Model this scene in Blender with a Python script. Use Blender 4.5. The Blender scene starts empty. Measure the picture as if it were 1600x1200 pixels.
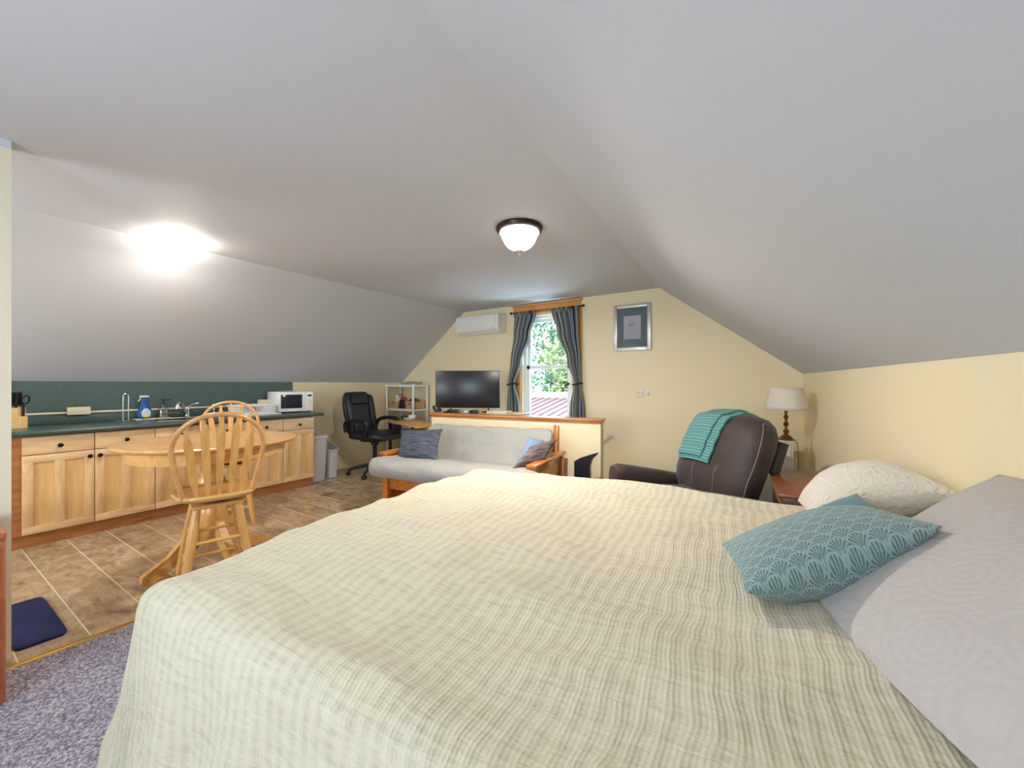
import bpy, bmesh, math, random
from mathutils import Vector as V, Matrix, noise
random.seed(7)
SC = bpy.context.scene
COL = SC.collection
PI = math.pi

# ------------------------------------------------------------------ materials
def lin(c):
    return c / 12.92 if c <= .04045 else ((c + .055) / 1.055) ** 2.4
def rgb(r, g, b):
    return (lin(r / 255), lin(g / 255), lin(b / 255), 1)
def base(name):
    m = bpy.data.materials.new(name); m.use_nodes = True
    nt = m.node_tree
    return m, nt, nt.nodes['Principled BSDF']
def coords(nt, scale=(1, 1, 1), rot=(0, 0, 0)):
    tc = nt.nodes.new('ShaderNodeTexCoord'); mp = nt.nodes.new('ShaderNodeMapping')
    mp.inputs['Scale'].default_value = scale; mp.inputs['Rotation'].default_value = rot
    nt.links.new(tc.outputs['Object'], mp.inputs['Vector'])
    return mp.outputs['Vector']
def noise_node(nt, vec, scale, detail=3, rough=.55, dist=0):
    n = nt.nodes.new('ShaderNodeTexNoise')
    n.inputs['Scale'].default_value = scale; n.inputs['Detail'].default_value = detail
    n.inputs['Roughness'].default_value = rough; n.inputs['Distortion'].default_value = dist
    nt.links.new(vec, n.inputs['Vector'])
    return n.outputs['Fac']
def ramp(nt, fac, stops):
    r = nt.nodes.new('ShaderNodeValToRGB'); e = r.color_ramp.elements
    while len(e) < len(stops): e.new(.5)
    for k, (p, c) in zip(e, stops): k.position = p; k.color = c
    nt.links.new(fac, r.inputs['Fac'])
    return r.outputs['Color']
def bump(nt, b, height, strength, dist=.01, normal=None):
    n = nt.nodes.new('ShaderNodeBump'); n.inputs['Strength'].default_value = strength
    n.inputs['Distance'].default_value = dist
    nt.links.new(height, n.inputs['Height'])
    if normal is not None: nt.links.new(normal, n.inputs['Normal'])
    nt.links.new(n.outputs['Normal'], b.inputs['Normal'])
    return n.outputs['Normal']
def math_node(nt, op, a, b=None, c=None):
    n = nt.nodes.new('ShaderNodeMath'); n.operation = op
    for i, x in enumerate((a, b, c)):
        if x is None: continue
        if isinstance(x, (int, float)): n.inputs[i].default_value = x
        else: nt.links.new(x, n.inputs[i])
    return n.outputs[0]
def plain(name, c, rough=.5, metal=0, bmp=None, var=None, coat=0, spec=None, sheen=0):
    """bmp = (scale, strength, distance), var = (scale, darker colour)"""
    m, nt, b = base(name)
    b.inputs['Base Color'].default_value = c; b.inputs['Roughness'].default_value = rough
    b.inputs['Metallic'].default_value = metal; b.inputs['Coat Weight'].default_value = coat
    if spec is not None: b.inputs['Specular IOR Level'].default_value = spec
    if sheen: b.inputs['Sheen Weight'].default_value = sheen
    if bmp or var: v = coords(nt)
    if var:
        nt.links.new(ramp(nt, noise_node(nt, v, var[0], 4), [(.35, var[1]), (.65, c)]), b.inputs['Base Color'])
    if bmp: bump(nt, b, noise_node(nt, v, bmp[0], 4), bmp[1], bmp[2])
    return m
def wood(name, dark, light, scale=(1, 8, 8), rough=.4, knots=False, coat=.15):
    m, nt, b = base(name)
    v = coords(nt, scale)
    f = noise_node(nt, v, 3.0, 6, .6, .8)
    c = ramp(nt, f, [(.3, dark), (.7, light)])
    if knots:
        k = noise_node(nt, coords(nt, (scale[0] * 3, scale[1] * .9, scale[2] * .9)), 2.2, 2, .4)
        mx = nt.nodes.new('ShaderNodeMixRGB'); mx.blend_type = 'MULTIPLY'; mx.inputs[0].default_value = .8
        nt.links.new(c, mx.inputs[1])
        nt.links.new(ramp(nt, k, [(.66, (1, 1, 1, 1)), (.78, (.35, .22, .15, 1))]), mx.inputs[2])
        c = mx.outputs[0]
    nt.links.new(c, b.inputs['Base Color'])
    b.inputs['Roughness'].default_value = rough; b.inputs['Coat Weight'].default_value = coat
    b.inputs['Coat Roughness'].default_value = .25
    bump(nt, b, f, .08, .004)
    return m
def glow(name, c, s):
    m, nt, b = base(name)
    b.inputs['Base Color'].default_value = c
    b.inputs['Emission Color'].default_value = c; b.inputs['Emission Strength'].default_value = s
    b.inputs['Roughness'].default_value = .3
    return m
def attr_mat(name, rough=.8, bmp=None, sheen=0):
    m, nt, b = base(name)
    a = nt.nodes.new('ShaderNodeVertexColor'); a.layer_name = 'pattern'
    nt.links.new(a.outputs['Color'], b.inputs['Base Color'])
    b.inputs['Roughness'].default_value = rough; b.inputs['Sheen Weight'].default_value = sheen
    if bmp: bump(nt, b, noise_node(nt, coords(nt), bmp[0], 3), bmp[1], bmp[2])
    return m
def clear(name, tint=(1, 1, 1, 1), gloss=.08):
    m = bpy.data.materials.new(name); m.use_nodes = True
    nt = m.node_tree; nt.nodes.remove(nt.nodes['Principled BSDF'])
    t = nt.nodes.new('ShaderNodeBsdfTransparent'); t.inputs[0].default_value = tint
    g = nt.nodes.new('ShaderNodeBsdfGlossy'); g.inputs['Roughness'].default_value = .03
    x = nt.nodes.new('ShaderNodeMixShader'); x.inputs[0].default_value = gloss
    nt.links.new(t.outputs[0], x.inputs[1]); nt.links.new(g.outputs[0], x.inputs[2])
    nt.links.new(x.outputs[0], nt.nodes['Material Output'].inputs['Surface'])
    return m

M = {}
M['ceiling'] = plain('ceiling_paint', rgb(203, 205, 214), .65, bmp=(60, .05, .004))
M['cream'] = plain('cream_wall_paint', rgb(238, 223, 186), .6, bmp=(45, .05, .004))
M['partition'] = plain('pale_wall_paint', rgb(232, 222, 200), .6, bmp=(45, .05, .004))
M['maple'] = wood('maple_wood', rgb(212, 170, 122), rgb(237, 203, 156), (7, 7, 1), .35)
M['maple_panel'] = wood('maple_panel_wood', rgb(214, 171, 112), rgb(232, 194, 136), (9, 9, 1), .35)
M['maple_rail'] = wood('maple_rail_wood', rgb(216, 174, 128), rgb(239, 207, 164), (7, 1, 7), .35)
M['pine'] = wood('orange_pine', rgb(150, 92, 52), rgb(186, 128, 78), (6, 1, 9), .4, True)
M['casing'] = wood('honey_pine', rgb(201, 136, 66), rgb(226, 165, 92), (9, 9, 1.2), .35, True)
M['casing_h'] = wood('honey_pine_head', rgb(201, 136, 66), rgb(226, 165, 92), (1.2, 9, 9), .35, True)
M['oak'] = wood('golden_oak', rgb(206, 150, 82), rgb(232, 184, 112), (1.2, 8, 8), .28, coat=.4)
M['oak_v'] = wood('golden_oak_upright', rgb(200, 143, 78), rgb(228, 178, 106), (8, 8, 1.2), .28, coat=.4)
M['bow_wood'] = wood('bent_oak', rgb(200, 142, 84), rgb(224, 170, 108), (6, 6, 3), .28, coat=.4)
M['futon_wood'] = wood('futon_wood', rgb(178, 98, 30), rgb(209, 132, 54), (8, 1.2, 8), .3, coat=.3)
M['walnut'] = wood('dark_stained_wood', rgb(98, 52, 28), rgb(148, 88, 52), (8, 1.5, 8), .35, coat=.3)
M['cap_wood'] = wood('cap_wood', rgb(168, 96, 42), rgb(206, 138, 72), (1, 9, 9), .3, coat=.3)
M['desk_wood'] = wood('desk_wood', rgb(196, 142, 76), rgb(222, 172, 106), (1, 8, 8), .4)
M['dresser'] = wood('reddish_wood', rgb(168, 92, 58), rgb(196, 118, 80), (6, 6, 1), .4)
M['counter'] = plain('green_laminate', rgb(72, 92, 88), .28, var=(90, rgb(60, 78, 75)))
M['splash'] = plain('green_laminate_wall', rgb(78, 99, 96), .45, var=(70, rgb(68, 88, 86)))
M['ivory'] = plain('ivory_plastic', rgb(226, 216, 192), .4)
M['white'] = plain('white_plastic', rgb(236, 235, 232), .35)
M['white_vinyl'] = plain('white_vinyl', rgb(238, 240, 242), .35)
M['white_metal'] = plain('white_enamel', rgb(226, 224, 218), .4)
M['steel'] = plain('stainless_steel', rgb(190, 190, 190), .28, 1)
M['chrome'] = plain('chrome', rgb(225, 226, 228), .12, 1)
M['black_knob'] = plain('black_bronze', rgb(28, 22, 22), .3, .3)
M['bronze'] = plain('dark_bronze', rgb(58, 42, 34), .35, .6)
M['brass'] = plain('brass', rgb(206, 166, 84), .3, 1)
M['old_brass'] = plain('aged_brass', rgb(128, 92, 44), .35, .8)
M['black'] = plain('black_plastic', rgb(22, 22, 25), .4)
M['navy_black'] = plain('navy_black_plastic', rgb(18, 20, 36), .35)
M['black_leather'] = plain('black_leather', rgb(28, 28, 38), .38, bmp=(90, .15, .003))
M['screen'] = plain('tv_screen', rgb(16, 14, 20), .3)
M['mw_glass'] = plain('microwave_glass', rgb(38, 38, 58), .12)
M['grey_bin'] = plain('pale_grey_plastic', rgb(206, 206, 210), .45)
M['mat'] = plain('navy_mat', rgb(12, 24, 78), .95, bmp=(220, .6, .006), var=(9, rgb(8, 15, 56)))
M['recliner'] = plain('brown_microfibre', rgb(64, 48, 49), .62, bmp=(14, .25, .012), var=(6, rgb(50, 37, 38)), sheen=.15)
M['thread'] = plain('pale_thread', rgb(150, 134, 128), .8)
M['futon_cloth'] = plain('pale_grey_cotton', rgb(168, 166, 160), .9, bmp=(7, .8, .03), sheen=.1)
M['sherpa'] = plain('white_sherpa', rgb(236, 226, 212), 1, bmp=(60, 1.0, .02), sheen=.3)
M['shade'] = plain('lamp_shade_linen', rgb(226, 216, 204), .85)
M['blue'] = plain('blue_bottle', rgb(10, 84, 150), .25)
M['yellow'] = plain('yellow_label', rgb(226, 206, 70), .5)
M['label'] = plain('pale_blue_label', rgb(190, 212, 236), .5)
M['soap'] = plain('clear_green_soap', rgb(112, 118, 96), .15)
M['red'] = plain('red_tissue', rgb(176, 52, 62), .7)
M['grey_cloth'] = plain('grey_cloth', rgb(86, 92, 92), .9, bmp=(30, .5, .01))
M['purple'] = plain('purple_box', rgb(70, 58, 128), .6)
M['paper'] = plain('paper', rgb(206, 200, 188), .8)
M['book_dark'] = plain('dark_cover', rgb(70, 58, 52), .6)
M['crate'] = wood('crate_wood', rgb(186, 142, 92), rgb(214, 172, 120), (8, 8, 1), .6, coat=0)
M['glow_warm'] = glow('lamp_glass', (1, .94, .84, 1), 1.7)
M['glow_dome'] = glow('dome_glass', (1, .94, .82, 1), 30)
M['pane'] = clear('window_glass', (.97, .99, 1, 1), .05)
M['glassware'] = clear('clear_glassware', (.86, .92, .90, 1), .25)
M['picture_glass'] = clear('picture_glazing', (1, 1, 1, 1), .10)
M['silver'] = plain('silver_frame', rgb(196, 194, 190), .35, .5)
M['mat_board'] = plain('slate_mat_board', rgb(58, 84, 100), .8)
M['leaf'] = plain('leaf', rgb(92, 118, 84), .7, var=(.8, rgb(58, 84, 58)))
M['leaf2'] = plain('yellow_leaf', rgb(128, 134, 86), .7, var=(.8, rgb(92, 106, 62)))
M['bark'] = plain('bark', rgb(88, 74, 62), .9)
M['rust_roof'] = plain('rusty_metal_roof', rgb(84, 50, 48), .7, var=(2.5, rgb(96, 64, 62)))
M['siding'] = plain('white_siding', rgb(140, 142, 142), .7)
M['lawn'] = plain('lawn', rgb(88, 108, 64), .95, var=(.6, rgb(70, 90, 50)))
M['stair'] = wood('stair_wood', rgb(150, 96, 52), rgb(186, 130, 80), (1, 8, 8), .5)
M['teal_plain'] = plain('plain_teal_cotton', rgb(96, 132, 140), .9, bmp=(160, .3, .003), sheen=.2)
M['lightblue'] = plain('light_blue_cotton', rgb(132, 158, 188), .9, bmp=(60, .4, .005))

def tile_floor():
    m, nt, b = base('slate_look_vinyl_tile')
    tc = nt.nodes.new('ShaderNodeTexCoord'); sp = nt.nodes.new('ShaderNodeSeparateXYZ')
    nt.links.new(tc.outputs['Object'], sp.inputs[0])
    def lines(out, period, off, w):
        f = math_node(nt, 'FRACT', math_node(nt, 'MULTIPLY', math_node(nt, 'ADD', out, off), 1 / period))
        d = math_node(nt, 'ABSOLUTE', math_node(nt, 'SUBTRACT', f, .5))
        return math_node(nt, 'GREATER_THAN', d, .5 - w / period)
    ly = lines(sp.outputs['Y'], .24, 10 * .24 - .09 + .0, .0035)
    lx = lines(sp.outputs['X'], .36, 20 * .36 + .13, .0018)
    v = coords(nt, (3.0, 6.0, 1))
    n1 = noise_node(nt, v, 2.0, 9, .70, .9)
    # each tile gets its own tone
    fx = math_node(nt, 'FLOOR', math_node(nt, 'MULTIPLY', math_node(nt, 'ADD', sp.outputs['X'], 20 * .36 + .13), 1 / .36))
    fy = math_node(nt, 'FLOOR', math_node(nt, 'MULTIPLY', math_node(nt, 'ADD', sp.outputs['Y'], 10 * .24 - .09), 1 / .24))
    wn = nt.nodes.new('ShaderNodeTexWhiteNoise'); wn.noise_dimensions = '2D'
    cb = nt.nodes.new('ShaderNodeCombineXYZ'); nt.links.new(fx, cb.inputs[0]); nt.links.new(fy, cb.inputs[1])
    nt.links.new(cb.outputs[0], wn.inputs['Vector'])
    f = math_node(nt, 'ADD', n1, math_node(nt, 'MULTIPLY', math_node(nt, 'SUBTRACT', wn.outputs['Value'], .5), .10))
    c = ramp(nt, f, [(.27, rgb(100, 78, 58)), (.42, rgb(152, 126, 96)), (.56, rgb(178, 153, 120)), (.74, rgb(214, 194, 164))])
    mx = nt.nodes.new('ShaderNodeMixRGB'); nt.links.new(c, mx.inputs[1]); mx.inputs[2].default_value = rgb(224, 204, 172)
    nt.links.new(math_node(nt, 'MAXIMUM', ly, math_node(nt, 'MULTIPLY', lx, .45)), mx.inputs[0])
    nt.links.new(mx.outputs[0], b.inputs['Base Color'])
    b.inputs['Roughness'].default_value = .38
    bump(nt, b, math_node(nt, 'SUBTRACT', n1, math_node(nt, 'MULTIPLY', ly, .8)), .25, .004)
    return m
M['tile'] = tile_floor()
def carpet_mat():
    m, nt, b = base('blue_grey_carpet')
    v = coords(nt)
    n = noise_node(nt, v, 95, 3, .7)
    nt.links.new(ramp(nt, n, [(.36, rgb(92, 88, 104)), (.5, rgb(146, 141, 156)), (.64, rgb(200, 194, 200))]), b.inputs['Base Color'])
    b.inputs['Roughness'].default_value = 1
    bump(nt, b, n, .9, .01)
    return m
M['carpet'] = carpet_mat()
def quilt_mat():
    m, nt, b = base('cream_ribbed_cotton')
    v = coords(nt)
    tc = nt.nodes.new('ShaderNodeTexCoord')
    uv = nt.nodes.new('ShaderNodeSeparateXYZ'); nt.links.new(tc.outputs['UV'], uv.inputs[0])
    wob = noise_node(nt, v, 5, 2, .5)
    u = math_node(nt, 'ADD', uv.outputs['X'], math_node(nt, 'MULTIPLY', math_node(nt, 'SUBTRACT', wob, .5), .05))
    rib = math_node(nt, 'SINE', math_node(nt, 'MULTIPLY', u, 2 * PI / .042))
    fine = math_node(nt, 'SINE', math_node(nt, 'MULTIPLY', u, 2 * PI / .011))
    # crinkles run across the ribs
    mp = nt.nodes.new('ShaderNodeMapping'); mp.inputs['Scale'].default_value = (9, 62, 1)
    nt.links.new(tc.outputs['UV'], mp.inputs['Vector'])
    cr = noise_node(nt, mp.outputs['Vector'], 1.0, 4, .65, .7)
    col = ramp(nt, math_node(nt, 'ADD', math_node(nt, 'MULTIPLY', rib, .10), cr), [(.25, rgb(186, 177, 154)), (.5, rgb(204, 195, 171)), (.8, rgb(212, 205, 185))])
    nt.links.new(col, b.inputs['Base Color'])
    b.inputs['Roughness'].default_value = .95; b.inputs['Sheen Weight'].default_value = .1
    h = math_node(nt, 'ADD', math_node(nt, 'MULTIPLY', rib, .22), math_node(nt, 'ADD', math_node(nt, 'MULTIPLY', cr, 1.0), math_node(nt, 'MULTIPLY', fine, .10)))
    bump(nt, b, h, .7, .007)
    return m
M['quilt'] = quilt_mat()
def sham_mat():
    m, nt, b = base('grey_matelasse')
    v = coords(nt)
    vo = nt.nodes.new('ShaderNodeTexVoronoi'); vo.feature = 'F1'; vo.inputs['Scale'].default_value = 6.5
    nt.links.new(v, vo.inputs['Vector'])
    rings = math_node(nt, 'SINE', math_node(nt, 'MULTIPLY', vo.outputs['Distance'], 46))
    n = noise_node(nt, v, 90, 3, .6)
    h = math_node(nt, 'ADD', math_node(nt, 'MULTIPLY', rings, .14), n)
    nt.links.new(ramp(nt, h, [(.1, rgb(182, 174, 172)), (.9, rgb(192, 185, 182))]), b.inputs['Base Color'])
    b.inputs['Roughness'].default_value = .9
    bump(nt, b, h, .5, .004)
    return m
M['sham'] = sham_mat()
def stripe_mat(name, stops, sx, ripple=40):
    m, nt, b = base(name)
    tc = nt.nodes.new('ShaderNodeTexCoord'); mp = nt.nodes.new('ShaderNodeMapping'); mp.inputs['Scale'].default_value = (3.5, sx, 1)
    nt.links.new(tc.outputs['UV'], mp.inputs['Vector'])
    n = noise_node(nt, mp.outputs['Vector'], 2.0, 4, .7)
    nt.links.new(ramp(nt, n, stops), b.inputs['Base Color'])
    b.inputs['Roughness'].default_value = .9
    bump(nt, b, n, .5, .006)
    return m
M['slate_pillow'] = stripe_mat('slate_blue_striped_cloth', [(.35, rgb(48, 53, 66)), (.5, rgb(74, 80, 96)), (.65, rgb(112, 117, 130))], 46)
M['brown_pillow'] = stripe_mat('brown_striped_cloth', [(.35, rgb(66, 50, 52)), (.5, rgb(98, 80, 80)), (.6, rgb(168, 152, 148))], 46)
def waffle_mat():
    m, nt, b = base('teal_waffle_knit')
    tc = nt.nodes.new('ShaderNodeTexCoord'); s = nt.nodes.new('ShaderNodeSeparateXYZ'); nt.links.new(tc.outputs['UV'], s.inputs[0])
    a = math_node(nt, 'SINE', math_node(nt, 'MULTIPLY', s.outputs['X'], 2 * PI / .018))
    c = math_node(nt, 'SINE', math_node(nt, 'MULTIPLY', s.outputs['Y'], 2 * PI / .022))
    h = math_node(nt, 'MAXIMUM', math_node(nt, 'MULTIPLY', a, .6), c)
    nt.links.new(ramp(nt, h, [(0, rgb(74, 128, 130)), (1, rgb(122, 174, 172))]), b.inputs['Base Color'])
    b.inputs['Roughness'].default_value = .95
    bump(nt, b, h, .6, .005)
    return m
M['waffle'] = waffle_mat()
M['scallop'] = attr_mat('teal_scallop_print', .85, (150, .25, .003), .15)
M['curtain'] = attr_mat('striped_curtain_cloth', .85)
M['print'] = attr_mat('ship_print', .7)

# ------------------------------------------------------------------ mesh helpers
class MB:
    def __init__(s): s.bm = bmesh.new()
    def _face(s, vs):
        try: return s.bm.faces.new(vs)
        except ValueError: return None
    def box(s, c, d, bev=0, mtx=None, seg=2):
        r = bmesh.ops.create_cube(s.bm, size=1)['verts']
        for v in r: v.co = V((v.co.x * d[0], v.co.y * d[1], v.co.z * d[2]))
        if bev:
            es = list({e for v in r for e in v.link_edges})
            g = bmesh.ops.bevel(s.bm, geom=es, offset=bev, segments=seg, profile=.5, affect='EDGES')
            r = list({v for f in g['faces'] for v in f.verts} | {v for v in r if v.is_valid})
        T = Matrix.Translation(V(c))
        if mtx is not None: T = T @ mtx
        for v in r: v.co = T @ v.co
        return s
    def rings(s, rings, cap=True, closed=False):
        rs = [[s.bm.verts.new(p) for p in r] for r in rings]
        n = len(rs[0])
        for a, b in list(zip(rs, rs[1:])) + ([(rs[-1], rs[0])] if closed else []):
            for i in range(n):
                s._face((a[i], a[(i + 1) % n], b[(i + 1) % n], b[i]))
        if cap and not closed:
            s._face(list(reversed(rs[0]))); s._face(rs[-1])
        return s
    def cyl(s, p0, p1, r0, r1=None, n=14):
        return s.tube([p0, p1], [r0, r0 if r1 is None else r1], n)
    def tube(s, pts, r, n=8, closed=False, flat=1.0, up=None):
        pts = [V(p) for p in pts]; m = len(pts)
        rr = r if isinstance(r, (list, tuple)) else [r] * m
        rings = []; ref = V(up) if up else None
        for i, p in enumerate(pts):
            if closed: t = pts[(i + 1) % m] - pts[i - 1]
            else: t = pts[min(i + 1, m - 1)] - pts[max(i - 1, 0)]
            t.normalize()
            if ref is None: ref = V((0, 0, 1)) if abs(t.z) < .9 else V((1, 0, 0))
            a = (ref - t * ref.dot(t))
            if a.length < 1e-6: a = t.orthogonal()
            a.normalize(); b = t.cross(a)
            if not up: ref = a
            rings.append([p + a * (math.cos(2 * PI * k / n) * rr[i]) + b * (math.sin(2 * PI * k / n) * rr[i] * flat) for k in range(n)])
        return s.rings(rings, True, closed)
    def lathe(s, prof, c=(0, 0, 0), n=28):
        c = V(c)
        return s.rings([[c + V((max(r, .0004) * math.cos(2 * PI * k / n), max(r, .0004) * math.sin(2 * PI * k / n), z)) for k in range(n)] for r, z in prof])
    def loft(s, secs, n=28):
        """secs: (centre, axis_a, axis_b, half_a, half_b, exponent)"""
        rings = []
        for c, a, b, ha, hb, e in secs:
            c, a, b = V(c), V(a).normalized(), V(b).normalized(); ring = []
            for k in range(n):
                t = 2 * PI * k / n; x, y = math.cos(t), math.sin(t)
                ring.append(c + a * (math.copysign(abs(x) ** (2 / e), x) * ha) + b * (math.copysign(abs(y) ** (2 / e), y) * hb))
            rings.append(ring)
        return s.rings(rings)
    def grid(s, fn, nu, nv, uvfn=None, close_u=False):
        vs = [[s.bm.verts.new(fn(i / nu, j / nv)) for j in range(nv + 1)] for i in range(nu + (0 if close_u else 1))]
        L = s.bm.loops.layers.uv.verify() if uvfn else None
        for i in range(nu):
            i2 = (i + 1) % len(vs)
            for j in range(nv):
                f = s._face((vs[i][j], vs[i2][j], vs[i2][j + 1], vs[i][j + 1]))
                if f and uvfn:
                    for l, (a, b) in zip(f.loops, ((i, j), (i + 1, j), (i + 1, j + 1), (i, j + 1))): l[L].uv = uvfn(a / nu, b / nv)
        return s
    def prism(s, outline, d, axis='y', at=0):
        """outline in the plane normal to axis, extruded from at to at+d"""
        def P(a, b, k): return {'x': (k, a, b), 'y': (a, k, b), 'z': (a, b, k)}[axis]
        A = [s.bm.verts.new(P(a, b, at)) for a, b in outline]; B = [s.bm.verts.new(P(a, b, at + d)) for a, b in outline]
        n = len(A)
        for i in range(n): s._face((A[i], A[(i + 1) % n], B[(i + 1) % n], B[i]))
        s._face(list(reversed(A))); s._face(B)
        return s
    def poly(s, pts):
        s._face([s.bm.verts.new(p) for p in pts]); return s
    def xf(s, mtx):
        for v in s.bm.verts: v.co = mtx @ v.co
        return s
    def build(s, name, m, parent=None, ang=38, loc=None, rz=0, color=None, normals=True):
        bm = s.bm
        if normals: bmesh.ops.recalc_face_normals(bm, faces=bm.faces)
        for f in bm.faces: f.smooth = True
        lim = math.radians(ang)
        for e in bm.edges:
            if len(e.link_faces) == 2 and e.calc_face_angle(0) > lim: e.smooth = False
        me = bpy.data.meshes.new(name)
        bm.to_mesh(me); bm.free()
        me.materials.append(m)
        if color:
            a = me.color_attributes.new('pattern', 'FLOAT_COLOR', 'POINT')
            for i, v in enumerate(me.vertices): a.data[i].color = color(v.co)
        o = bpy.data.objects.new(name, me); COL.objects.link(o)
        if parent: o.parent = parent
        if loc is not None: o.location = loc
        if rz: o.rotation_euler = (0, 0, rz)
        return o
def tag(o, label, cat, group=None, kind=None):
    o['label'] = label; o['category'] = cat
    if group: o['group'] = group
    if kind: o['kind'] = kind
    return o
def thing(name, label, cat, loc=(0, 0, 0), rz=0, group=None):
    o = bpy.data.objects.new(name, None); COL.objects.link(o)
    o.empty_display_size = .1; o.location = loc; o.rotation_euler = (0, 0, rz)
    return tag(o, label, cat, group)
def struct(name, mb, m, parent=None, ang=38):
    o = mb.build(name, m, parent, ang)
    if not parent: o['kind'] = 'structure'
    return o
def copy_tree(o, parent=None):
    c = o.copy(); COL.objects.link(c)
    if parent: c.parent = parent
    for ch in list(o.children): copy_tree(ch, c)
    return c
def crom(P, n=6, closed=False):
    P = [V(p) for p in P]; out = []; m = len(P)
    for i in range(m if closed else m - 1):
        a, b, c, d = (P[(i + k) % m] if closed else P[min(max(i + k, 0), m - 1)] for k in (-1, 0, 1, 2))
        for k in range(n):
            t = k / n
            out.append(.5 * ((2 * b) + (c - a) * t + (2 * a - 5 * b + 4 * c - d) * t * t + (3 * b - a - 3 * c + d) * t ** 3))
    if not closed: out.append(P[-1])
    return out
def fb(p, s, d=4): return noise.fractal(V(p) * s, 1.0, 2.0, d)
def lerp(a, b, t): return a + (b - a) * t
def keyed(keys, z):
    for (z0, *a), (z1, *b) in zip(keys, keys[1:]):
        if z <= z1 or (z1, *b) == keys[-1]:
            t = min(max((z - z0) / (z1 - z0), 0), 1); t = t * t * (3 - 2 * t)
            return [lerp(x, y, t) for x, y in zip(a, b)]
Z3 = V((0, 0, 1))

# ------------------------------------------------------------------ camera
cam = bpy.data.objects.new('camera', bpy.data.cameras.new('camera')); COL.objects.link(cam)
cam.data.sensor_width = 36; cam.data.lens = 628 / 1600 * 36; cam.data.clip_start = .02
cam.location = (0, 0, 1.3); cam.rotation_euler = (PI / 2, 0, math.radians(32.75))
SC.camera = cam

# ------------------------------------------------------------------ room shell
XL, YB, YF, ZC = -5.56, 5.0, -1.6, 2.45
def xr(y): return .277 + (5 - y) * .1196          # right knee wall line
def xc(y): return -1.12 + (5 - y) * .0554         # right ceiling crease
CL = -4.13                                        # left ceiling crease
ZL, ZR = 1.325, 1.40
SX0, SX1, SY0 = -2.45, -1.45, 3.98                 # stair opening
# floors
fl = MB()
fl.box(((XL - 2.92) / 2, (YB + YF) / 2, -.05), (-2.92 - XL, YB - YF, .1))
struct('floor', fl, M['tile'])
fc = MB()
fc.box(((-2.92 + 1.2) / 2, (YF + SY0) / 2, -.046), (4.12, SY0 - YF, .1))
fc.box(((-2.92 + SX0) / 2, (SY0 + YB) / 2, -.046), (SX0 + 2.92, YB - SY0, .1))
fc.box(((SX1 + 1.2) / 2, (SY0 + YB) / 2, -.046), (1.2 - SX1, YB - SY0, .1))
struct('floor_carpet', fc, M['carpet'])
struct('trim_1', MB().loft([((-2.92, y, .001), (1, 0, 0), (0, 0, 1), .018, .009, 2) for y in (YF, 3.5)], 14), M['brass'])
# stair going down beside the far wall
st = MB()
for i in range(5): st.box((SX1 - .1 - .2 * i, (SY0 + YB) / 2, -.2 - .19 * i - .4), (.2, YB - SY0, .8))
struct('floor_stairs', st, M['stair'])
sw = MB()
sw.box((SX0 - .03, (SY0 + YB) / 2, -.7), (.06, YB - SY0, 1.2)).box(((SX0 + SX1) / 2, SY0 - .03, -.7), (SX1 - SX0, .06, 1.2)).box((SX1 + .03, (SY0 + YB) / 2, -.7), (.06, YB - SY0, 1.2))
sw.box(((SX0 + SX1) / 2, (SY0 + YB) / 2, -1.65), (1.3, 1.3, .1)).box(((SX0 + SX1) / 2, YB + .05, -.8), (1.3, .1, 1.6))
struct('wall_stairwell', sw, M['cream'])
# walls: far gable with the window opening
WX0, WX1, WZ0, WZ1 = -3.06, -2.235, .62, 2.30
th = .16
wb = MB()
def gable(x0, x1, z0, top):  # top: callable
    wb.prism([(x0, z0), (x1, z0), (x1, top(x1)), (x0, top(x0))], th, 'y', YB)
def topz(x):
    if x < CL: return ZL + (x - XL) / (CL - XL) * (ZC - ZL) + .06
    if x > xc(5): return ZC + (x - xc(5)) / (xr(5) - xc(5)) * (ZR - ZC) + .06
    return ZC + .06
wb.prism([(XL - .1, -.1), (WX0, -.1), (WX0, ZC + .05), (CL, ZC + .05), (XL - .1, ZL)], th, 'y', YB)
wb.prism([(WX1, -.1), (xr(5) + .1, -.1), (xr(5) + .1, ZR), (xc(5), ZC + .05), (WX1, ZC + .05)], th, 'y', YB)
wb.prism([(WX0, -.1), (WX1, -.1), (WX1, WZ0), (WX0, WZ0)], th, 'y', YB)
wb.prism([(WX0, WZ1), (WX1, WZ1), (WX1, ZC + .05), (WX0, ZC + .05)], th, 'y', YB)
struct('wall_back', wb, M['cream'], ang=20)
struct('wall_left', MB().box((XL - .05, (YB + YF) / 2, ZL / 2), (.1, YB - YF + .3, ZL + .02)), M['cream'])
struct('wall_right', MB().prism([(xr(YF), YF), (xr(5.1), 5.1), (xr(5.1) + .12, 5.1), (xr(YF) + .12, YF)], ZR + .05, 'z', -.05), M['cream'])
# gable behind the camera; both window openings are added to let light in
BX0, BX1, BZ0, BZ1 = -1.9, -.5, .8, 2.1
wf = MB()
KX0, KX1, KZ0, KZ1 = -4.75, -3.55, .85, 1.85
wf.prism([(XL - .1, -.1), (KX0, -.1), (KX0, topz(KX0)), (XL - .1, ZL)], -.14, 'y', YF)
wf.prism([(KX1, -.1), (BX0, -.1), (BX0, ZC + .05), (KX1, ZC + .05)], -.14, 'y', YF)
wf.prism([(KX0, -.1), (KX1, -.1), (KX1, KZ0), (KX0, KZ0)], -.14, 'y', YF)
wf.prism([(KX0, KZ1), (KX1, KZ1), (KX1, ZC + .05), (CL, ZC + .05), (KX0, topz(KX0))], -.14, 'y', YF)
wf.prism([(BX1, -.1), (1.3, -.1), (1.3, ZR), (xc(YF), ZC + .05), (BX1, ZC + .05)], -.14, 'y', YF)
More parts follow.
